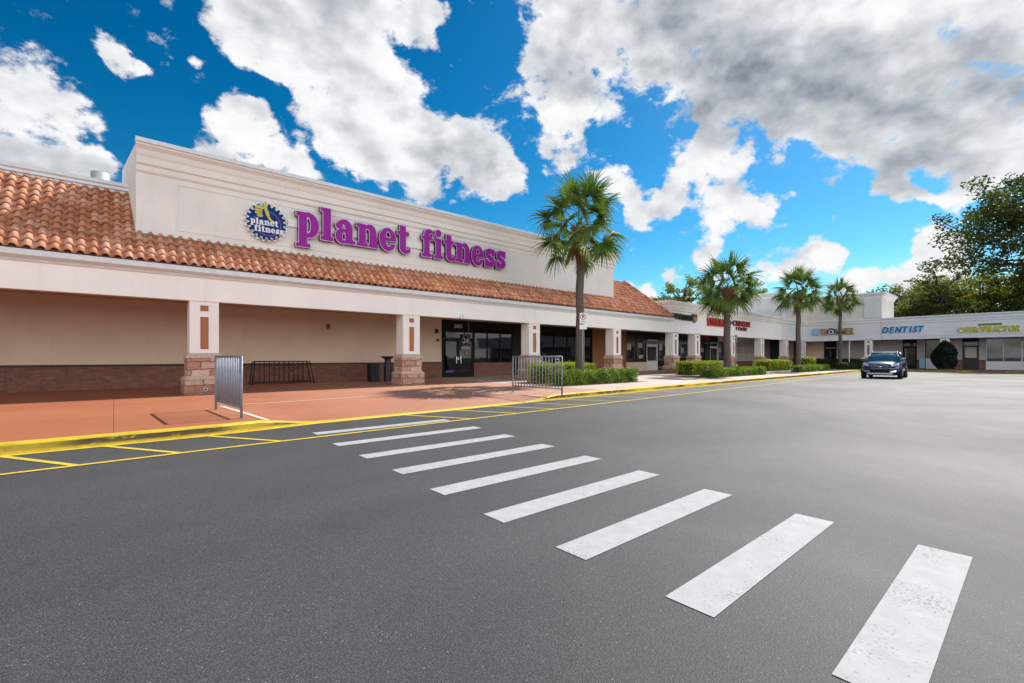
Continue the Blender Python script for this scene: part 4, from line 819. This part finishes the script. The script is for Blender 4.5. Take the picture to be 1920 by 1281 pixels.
def palm(loc, htrunk, crown, lab, seed, rt=.21, lean=0, skirt=True):
    r = random.Random(seed); t = thing('palm_tree', lab, 'palm tree', loc, group='cabbage palms along the kerb'); s = crown / 4.6
    pts = []; rs = []; n = 16
    for i in range(n + 1):
        z = htrunk * i / n; pts.append((lean * (i / n) ** 2 + .02 * math.sin(i * 1.3 + seed), .02 * math.cos(i + seed), z)); rs.append(rt * (1.12 - .2 * i / n + .22 * math.exp(-i * .9)) * (1 + .025 * math.sin(i * 2.9)))
    m = MB(); m.tube(pts, rs, 16); m.build('trunk', 'palm_trunk', t, local=True)
    m = MB(); top = Vector(pts[-1])
    m.tube([top - Vector((0, 0, .25 * s)), top, top + Vector((0, 0, .35 * s)), top + Vector((0, 0, .75 * s))], [rt * .9, rt * 1.15, rt * 1.5, rt * .6], 12)
    for i in range(46):                                              # old leaf bases
        a = i * 2.4; z = (i / 46) * .8 * s - .12 * s; b = top + Vector((math.cos(a) * rt * 1.15, math.sin(a) * rt * 1.15, z)); m.bar(b, b + Vector((math.cos(a) * .2, math.sin(a) * .2, .22)) * s, .05 * s, 5, .022 * s)
    m.build('leaf_boots', 'palm_boot', t, local=True); c = top + Vector((0, 0, .72 * s))
    nf = 30
    for i in range(nf):
        k = i / (nf - 1); el = R(78 - 106 * k ** .95) + r.uniform(-.14, .14); az = i * 2.39996 + r.uniform(-.25, .25)
        V, F = frond(az, el, (1.12 + .30 * r.random()) * s, .25 + .8 * k, (1.0 + .18 * r.random()) * s, 32, seed * 100 + i)
        off = Vector((0, 0, .10 * s - .35 * s * k)); raw('frond', [tuple(v + c + off) for v in V], F, 'palm_leaf', t)
    for i in range(3 if skirt else 0):
        V, F = frond(r.uniform(0, 6.28), R(-62), .6 * s, 1.2, .7 * s, 20, seed * 7 + i); raw('frond', [tuple(v + c + Vector((0, 0, -.45 * s))) for v in V], F, 'palm_dry', t)
    return t
palm((15.65, 13.45, .15), 6.15, 5.0, 'tallest looking palm, nearest the camera, rising from the hedge in front of the long building', 3, .18)
palm((29.6, 13.2, .15), 4.85, 4.95, 'second palm from the left, in front of the red shop signs', 12, .20)
palm((43.0, 13.3, .15), 5.85, 4.7, 'third palm from the left, in front of the inner corner of the buildings', 23, .18)
palm((53.4, 12.9, .15), 6.2, 4.2, 'farthest palm, smallest in view, in front of the gold letter sign', 34, .14)

# ------------------------------------------------------------------ foliage helpers
def leaves(P, size, seed, flat=.5, aspect=.5):
    """numpy: one folded leaf quad for each point"""
    g = np.random.default_rng(seed); n = len(P); d = g.normal(size=(n, 3)); d[:, 2] *= flat; d /= np.linalg.norm(d, axis=1)[:, None] + 1e-9
    e = g.normal(size=(n, 3)); e -= (e * d).sum(1)[:, None] * d; e /= np.linalg.norm(e, axis=1)[:, None] + 1e-9
    s = (size * g.uniform(.6, 1.3, n))[:, None]; a = P - d * s * .5; b = P + e * s * aspect * .5; c = P + d * s * .5; dd = P - e * s * aspect * .5
    V = np.stack([a, b, c, dd], 1).reshape(-1, 3); F = np.arange(4 * n).reshape(-1, 4); return V, F
def np_mesh(name, V, F, mat, parent=None):
    me = bpy.data.meshes.new(name); n = len(F); me.vertices.add(len(V)); me.vertices.foreach_set('co', np.ascontiguousarray(V, dtype=np.float32).ravel())
    me.loops.add(4 * n); me.loops.foreach_set('vertex_index', F.ravel().astype(np.int32)); me.polygons.add(n); me.polygons.foreach_set('loop_start', np.arange(0, 4 * n, 4, dtype=np.int32))
    try: me.polygons.foreach_set('loop_total', np.full(n, 4, dtype=np.int32))
    except Exception: pass
    me.materials.append(MATS[mat]); me.update(); me.validate(); ob = bpy.data.objects.new(name, me); C.objects.link(ob)
    if parent: ob.parent = parent
    return ob
def hedge(x0, x1, y0, y1, h, mat, lab, seed, dens=1.0, size=.07, name='hedge', rough=.06):
    g = np.random.default_rng(seed); t = thing(name, lab, 'hedge' if name == 'hedge' else 'bush', ((x0 + x1) / 2, (y0 + y1) / 2, .15)); w, d = x1 - x0, y1 - y0
    A = w * d + 2 * (w + d) * h; n = int(A * 800 * dens); P = []
    u = g.random((n, 3)); face = g.random(n) * A; X = np.where(u[:, 0] < 0, 0, u[:, 0] * w - w / 2); Y = u[:, 1] * d - d / 2; Z = u[:, 2] * h
    top = face < w * d; fx = (~top) & (face < w * d + 2 * w * h); fy = ~(top | fx); Z[top] = h; sgn = np.where(g.random(n) < .5, -1, 1)
    Y[fx] = sgn[fx] * d / 2; X[fy] = sgn[fy] * w / 2
    # rounded shoulders and lumpy surface
    rc = .16; lump = lambda a, b, c: .5 * np.sin(a * 3.1 + seed) * np.cos(b * 2.7 + c * 2) + .5 * np.sin(a * 7.3 + c * 5 + seed * 2) * np.sin(b * 6.1)
    L_ = lump(X, Y, Z) * rough * 1.3; P = np.stack([X, Y, Z], 1); cen = np.stack([np.clip(X, -w / 2 + rc, w / 2 - rc), np.clip(Y, -d / 2 + rc, d / 2 - rc), np.clip(Z, 0, h - rc)], 1)
    v = P - cen; ln = np.linalg.norm(v, axis=1)[:, None]; k = ln > rc; v = np.where(k, v / (ln + 1e-9) * rc, v); P = cen + v * (1 + (L_ / rc)[:, None]) + g.normal(size=(n, 3)) * rough * .45
    P -= (g.random(n)[:, None] ** 2) * v * .9; P[:, 2] = np.clip(P[:, 2], .03, None)
    V, F = leaves(P, size, seed, .8, .62); np_mesh('foliage', V, F, mat, t)
    c = MB(); c.frustum(0, 0, .0, h - .13, w - .3, d - .3 if d > .5 else d * .5, w - .36, d - .36 if d > .5 else d * .4); c.build('inner_branches', 'hedge_dark', t, local=True)
    return t
hedge(13.55, 18.7, 12.45, 13.15, .60, 'hedge_leaf', 'low clipped green hedge in front of the nearest palm', 1)
hedge(14.3, 17.6, 14.1, 15.5, .86, 'hedge_yellow', 'taller yellow green hedge behind the nearest palm', 2)
hedge(25.3, 33.0, 12.1, 12.9, .50, 'hedge_leaf', 'low clipped green hedge in front of the second palm', 3, .7, .085)
hedge(28.0, 32.3, 14.6, 15.9, .86, 'hedge_yellow', 'rounded yellow green hedge behind the second palm', 4, .6, .085)
hedge(39.6, 46.6, 12.0, 12.8, .50, 'hedge_leaf', 'low clipped hedge in front of the third palm', 5, .45, .10)
hedge(40.6, 45.6, 14.6, 15.9, .90, 'hedge_yellow', 'yellow green hedge behind the third palm', 6, .4, .10)
hedge(50.2, 54.3, 11.7, 12.4, .62, 'hedge_dark', 'low dark hedge below the farthest palm', 7, .45, .11)
hedge(49.6, 51.4, 14.3, 15.4, 1.15, 'hedge_yellow', 'small yellow green bush left of the farthest palm', 8, .4, .11, name='bush')
hedge(55.4, 56.6, 11.5, 16.3, .95, 'hedge_dark', 'long dark hedge along the corner building walkway', 9, .35, .12)
for (x0, x1, y0, y1) in ((13.2, 18.9, 12.2, 15.7), (25.0, 33.2, 11.85, 16.1), (39.4, 46.8, 11.8, 16.1), (49.4, 54.6, 11.4, 15.6)):
    struct(MB().add([(x0, y0, .156), (x1, y0, .156), (x1, y1, .156), (x0, y1, .156)], [(0, 1, 2, 3)]).build('planting_bed', 'soil'))
def agave(x, y, s, lab, seed):
    r = random.Random(seed); V = []; F = []
    for i in range(34):
        a = i * 2.4; el = R(15 + 65 * r.random()); d = Vector((math.cos(a) * math.cos(el), math.sin(a) * math.cos(el), math.sin(el))); sd = d.cross(Vector((0, 0, 1))).normalized() * .04 * s; o = len(V)
        m_ = d * .45 * s; e = d * .9 * s + Vector((0, 0, -.06 * s)); V += [-sd * .6, sd * .6, m_ + sd, e, m_ - sd]; F.append((o, o + 1, o + 2, o + 3, o + 4))
    t = thing('agave_plant', lab, 'plant', (x, y, .17)); raw('leaves', [tuple(v) for v in V], F, 'agave', t)
agave(31.0, 13.7, 1.0, 'pale blue green spiky plant right of the second palm trunk', 5); agave(29.0, 13.9, .7, 'small pale spiky plant left of the second palm trunk', 6)
# dark rounded shrub on the wing walkway
g = np.random.default_rng(4); n = 9000; th = g.random(n) * 2 * np.pi; hh = g.random(n); rr = (.86 * np.sin(np.pi * np.clip(hh * .82 + .16, 0, 1)) ** .7) * (1 + .12 * np.sin(th * 3 + hh * 7)) * (1 - .35 * g.random(n) ** 2)
P = np.stack([rr * np.cos(th), rr * np.sin(th), .12 + hh * 2.45], 1); ts = thing('round_shrub', 'dark dense rounded shrub in front of the wing windows', 'bush', (56.4, 5.75, .15)); V, F = leaves(P, .15, 3, .8, .5); np_mesh('foliage', V, F, 'shrub_leaf', ts)
m = MB(); m.lathe([(.3, .1), (.62, .5), (.70, 1.1), (.5, 1.9), (.1, 2.35)], (0, 0, 0), 12); m.build('inner_branches', 'shrub_leaf', ts, local=True)

# ------------------------------------------------------------------ trees
def tree(loc, H_, rad, lab, mat, seed, nl=26, leaf=.30, nleaf=14000, flat=.45, base=.25, squash=1.0, name='leafy_tree', spread=1.0, cr=.14, dirs=None):
    r = random.Random(seed); g = np.random.default_rng(seed); t = thing(name, lab, 'tree', loc); m = MB(); tips = []
    tr = H_ * .022 + .06; top = Vector((r.uniform(-.04, .04) * H_, r.uniform(-.04, .04) * H_, H_ * .8)); tp = [Vector((0, 0, 0)).lerp(top, i / 6) + Vector((r.uniform(-1, 1), r.uniform(-1, 1), 0)) * .02 * H_ * (i > 0) for i in range(7)]
    m.tube(tp, [tr * (1.25 - i * .17) for i in range(7)], 8)
    for i in range(nl):
        k = (i + .5) / nl; z = base + (1 - base) * k; az = i * 2.4 + r.uniform(-.4, .4)
        zz = (z - base) / (1 - base); prof_ = (math.sin(math.pi * min(1, zz * .78 + .17))) ** .75; rr = rad * prof_ * r.uniform(.7, 1.1)
        tip = Vector((math.cos(az) * rr, math.sin(az) * rr * squash, H_ * min(1, z + .03 * r.random()))); st = tp[min(6, int(z * 6.2))].lerp(tp[min(6, int(z * 6.2) + 1)], .3); st = Vector((st.x, st.y, min(st.z, H_ * z * .78)))
        mid = st.lerp(tip, .5) + Vector((0, 0, H_ * .03)); m.tube([st, mid, tip], [tr * .42, tr * .24, tr * .06], 5)
        for q in range(7):
            b = st.lerp(mid, q / 4) if q < 4 else mid.lerp(tip, (q - 3) / 4); l2 = rad * .34 * r.uniform(.5, 1.1); a2 = az + r.choice((-1, 1)) * r.uniform(.4, 1.5); e = b + Vector((math.cos(a2) * l2, math.sin(a2) * l2, r.uniform(-.06, .2) * rad))
            if b.xy.length < rad * .2 and z < .8: continue
            m.tube([b, e], [tr * .14, tr * .03], 4); tips += [(e, .75), (b.lerp(e, .6), .9)]
        tips += [(tip, 1.0), (mid.lerp(tip, .7), 1.0)]
    m.build('trunk', 'tree_bark', t, local=True)
    T = np.array([tuple(a) for a, _ in tips]); sc = np.array([b for _, b in tips]); idx = g.integers(0, len(T), nleaf); o = g.normal(size=(nleaf, 3)); o /= np.linalg.norm(o, axis=1)[:, None]
    o *= (g.random(nleaf) ** .45)[:, None] * (rad * cr * sc[idx])[:, None]; o[:, 2] *= flat; V, F = leaves(T[idx] + o * spread, leaf, seed, .6, .55); np_mesh('crown', V, F, mat, t); return t
tree((77.5, -6.0, 0), 23.5, 13.0, 'large dark oak whose sparse layered branches reach in from the right edge above the wing', 'oak_leaf', 41, 64, .36, 95000, .6, .28, name='oak_tree', cr=.135)
tree((80, 12.5, 0), 10.5, 6.0, 'green tree behind the left end of the wing roof', 'tree_leaf_dark', 42, 30, .30, 26000, .8, .12, cr=.2)
tree((83, 5.5, 0), 11.5, 6.5, 'olive green leafy tree behind the middle of the wing roof', 'tree_leaf', 43, 30, .30, 28000, .8, .12, cr=.2)
tree((80, -1.5, 0), 12.0, 6.5, 'yellow green leafy tree low behind the right end of the wing, under the oak', 'tree_leaf', 44, 30, .30, 28000, .8, .12, cr=.2)
tree((88, 9.5, 0), 11.5, 6.5, 'dark tree filling the gap behind the wing roof trees', 'tree_leaf_dark', 45, 26, .34, 18000, .8, .12, cr=.2)
tree((77, 8.5, 0), 12.2, 4.2, 'pale sparse tree rising above the wing roof left of the oak', 'tree_leaf_dark', 46, 18, .26, 5000, .4, .35, cr=.10)
tree((46, 36, 0), 8.8, 4.0, 'dark tree top showing above the shop row roof left of the second palm', 'tree_leaf_dark', 47, 20, .28, 8000, .6)
tree((52, 34, 0), 9.0, 4.5, 'green tree top behind the second palm crown', 'tree_leaf_dark', 48, 22, .28, 9000, .6)
tree((66, 36, 0), 13.5, 4.6, 'tree with reddish green top behind the corner tower left of the third palm', 'tree_leaf', 49, 22, .30, 9000, .7)
tree((72, 30, 0), 12.5, 5.0, 'yellow green tree top behind the corner tower roof', 'tree_leaf', 50, 22, .30, 9000, .7)
tree((38, 38, 0), 7.6, 4.2, 'small dark treetop far behind the tiled roof end', 'tree_leaf_dark', 51, 20, .26, 7000, .6)

# ------------------------------------------------------------------ car
def car(paintm, lab, cat='car'):
    t = thing('parked_car', lab, cat); b = MB()
    # body stations: x, z bottom, z sill, z shoulder, half width low, half width mid, half width shoulder, crown z
    St = [(2.24, .42, .55, .66, .62, .70, .66, .70), (2.12, .30, .50, .80, .76, .82, .76, .86), (1.80, .26, .50, .93, .84, .90, .82, 1.00), (1.30, .25, .52, .99, .87, .93, .84, 1.07), (.95, .24, .52, 1.02, .88, .93, .86, 1.10), (.4, .24, .52, 1.03, .88, .93, .88, 1.05),
          (-.6, .24, .52, 1.06, .88, .93, .88, 1.08), (-1.5, .26, .54, 1.09, .88, .93, .87, 1.10), (-2.0, .32, .60, 1.08, .82, .90, .80, 1.10), (-2.2, .42, .62, 1.0, .72, .82, .72, 1.02)]
    ring = []
    for x, zb, zs, zh, wl, wm, wh, zc in St:
        half = [(0, zb), (wl * .7, zb), (wl, zb + .10), (wm, zs), (wm, (zs + zh) / 2 + .06), (wh + .02, zh), (wh * .55, zc - .01), (0, zc)]
        ring.append([(x, y, z) for y, z in half] + [(x, -y, z) for y, z in half[-2:0:-1]])
    k = len(ring[0]); vs = [p for r_ in ring for p in r_]
    fs_l = [(i * k + j, i * k + (j + 1) % k, (i + 1) * k + (j + 1) % k, (i + 1) * k + j) for i in range(len(ring) - 1) for j in range(k)]
    fs_l += [tuple(range(k)), tuple((len(ring) - 1) * k + j for j in range(k))]; b.add(vs, fs_l, True)
    body = b.build('body', paintm, t, local=True)
    # cabin: roof skin and pillars
    G_ = [(1.02, 1.06, .78, 1.06), (.30, 1.56, .60, 1.06), (-.3, 1.63, .60, 1.06), (-1.2, 1.61, .58, 1.08), (-1.75, 1.52, .55, 1.08), (-2.12, 1.12, .66, 1.10)]
    g_ = MB(); rg = []
    for x, zt, wt, zb in G_:
        wb = .82; f_ = (zt - zb) / .55; w_t = wb + (wt - wb) * min(1, f_); rg.append([(x, 0, zt + .02), (x, w_t * .9, zt), (x, w_t, zt - .03), (x, wb, zb - .02), (x, -wb, zb - .02), (x, -w_t, zt - .03), (x, -w_t * .9, zt)])
    k = 7; g_.add([p for r_ in rg for p in r_], [(i * k + j, i * k + (j + 1) % k, (i + 1) * k + (j + 1) % k, (i + 1) * k + j) for i in range(5) for j in range(k)] + [tuple(range(k)), tuple(5 * k + j for j in range(k))], True)
    g_.build('glazing', 'car_glass', t, local=True)
    rf = MB()
    rows_ = [[(x, s_ * rg[i][1][1] * 1.02 if a else 0, zt + .032) for s_, a in ((-1, 1), (0, 0), (1, 1))] for i, (x, zt, wt, zb) in enumerate(G_) if 1 <= i <= 4]
    for r0, r1 in zip(rows_[:-1], rows_[1:]): rf.add(r0 + r1, [(0, 1, 4, 3), (1, 2, 5, 4)], True)
    for s_ in (-1, 1):
        rf.bar((1.04, s_ * .80, 1.06), (.28, s_ * .61, 1.58), .035, 6); rf.bar((-.35, s_ * .83, 1.05), (-.45, s_ * .62, 1.60), .03, 6); rf.bar((-1.25, s_ * .83, 1.08), (-1.5, s_ * .60, 1.58), .05, 6)
        rf.tube([(.30, s_ * .61, 1.58), (-.3, s_ * .62, 1.655), (-1.2, s_ * .60, 1.635), (-1.76, s_ * .57, 1.55), (-2.14, s_ * .68, 1.12)], [.035] * 5, 6)
    rf.build('roof', paintm, body, local=True)
    for s_ in (-1, 1):
        q = MB(); q.add([(.98, s_ * .84, 1.12), (.84, s_ * .84, 1.12), (.84, s_ * 1.06, 1.10), (.95, s_ * 1.06, 1.12), (.98, s_ * .84, 1.2), (.84, s_ * .84, 1.22), (.84, s_ * 1.06, 1.25), (.95, s_ * 1.06, 1.22)], [(0, 1, 2, 3), (4, 5, 6, 7), (0, 1, 5, 4), (1, 2, 6, 5), (2, 3, 7, 6), (3, 0, 4, 7)]); q.build('wing_mirror', paintm, body, local=True)
        q = MB(); q.add([(2.25, s_ * .52, .74), (2.10, s_ * .80, .80), (1.82, s_ * .87, .90), (1.80, s_ * .86, .96), (2.06, s_ * .76, .92), (2.22, s_ * .52, .84)], [(0, 1, 2, 3, 4, 5)]); q.v += [(x - .03, y * .97, z) for x, y, z in q.v]; q.f += [(11, 10, 9, 8, 7, 6)] + [(i, (i + 1) % 6, 6 + (i + 1) % 6, 6 + i) for i in range(6)]; q.sm += [False] * 7; q.build('headlight', 'headlight', body, local=True)
        q = MB(); q.add([(2.265, s_ * .45, .40), (2.22, s_ * .74, .42), (2.20, s_ * .76, .54), (2.265, s_ * .47, .50)], [(0, 1, 2, 3)]); q.build('fog_lamp', 'chrome', body, local=True)
        q = MB(); q.box(-2.24, -2.05, s_ * .60, s_ * .84, .90, 1.04); q.build('tail_light', 'tail_light', body, local=True)
        for x in (.1, -.9):
            q = MB(); q.box(x - .08, x + .08, s_ * .93, s_ * .955, .90, .93); q.build('door_handle', paintm, body, local=True)
    q = MB(); q.add([(2.262, -.50, .84), (2.262, .50, .84), (2.285, .44, .60), (2.285, .30, .54), (2.285, -.30, .54), (2.285, -.44, .60)], [(0, 1, 2, 3, 4, 5)]); gr_ = q.build('grille', 'black_plastic', body, local=True)
    q = MB()
    for z in (.62, .72, .81): q.box(2.28, 2.295, -.42, .42, z, z + .010)
    q.lathe([(.07, 0), (.07, .02), (.0001, .02)], (2.29, 0, .72), 14, 'X'); q.build('chrome_bar', 'chrome', gr_, local=True)
    q = MB(); q.box(2.2, 2.29, -.6, .6, .27, .36); q.build('bumper_trim', 'chrome', body, local=True)
    q = MB(); q.box(-2.2, 2.1, -.70, .70, .20, .34); q.build('underbody', 'seat_dark', body, local=True)
    for x in (1.38, -1.32):
        for s_ in (-1, 1):
            q = MB(); q.lathe([(.40, -.03), (.40, .012), (.0001, .012)] if s_ > 0 else [(.40, .03), (.40, -.012), (.0001, -.012)], (x, s_ * .925, .36), 22, 'Y'); q.build('wheel_arch', 'seat_dark', body, local=True)
            w_ = MB(); c_ = s_ * .84; w_.lathe([(.20, -.11), (.33, -.11), (.345, -.08), (.345, .08), (.33, .11), (.20, .11)], (x, c_ + s_ * .02, .345), 26, 'Y'); wh_ = w_.build('wheel', 'tyre', t, local=True)
            w_ = MB(); w_.lathe([(.235, .10 * s_), (.215, .118 * s_), (.205, .05 * s_), (.0001, .045 * s_)], (x, c_ + s_ * .02, .345), 24, 'Y')
            for q_ in range(5): a = q_ * 2 * math.pi / 5 + .3; w_.bar((x, c_ + s_ * .115, .345), (x + .21 * math.cos(a), c_ + s_ * .125, .345 + .21 * math.sin(a)), .028, 4)
            w_.build('rim', 'rim', wh_, local=True)
    return t
c1 = car('car_paint', 'dark blue SUV driving towards the camera along the kerb near the corner'); c1.location = (37.2, 6.6, 0); c1.rotation_euler = (0, 0, R(184)); c1.scale = (1.0, 1.02, 1.0)
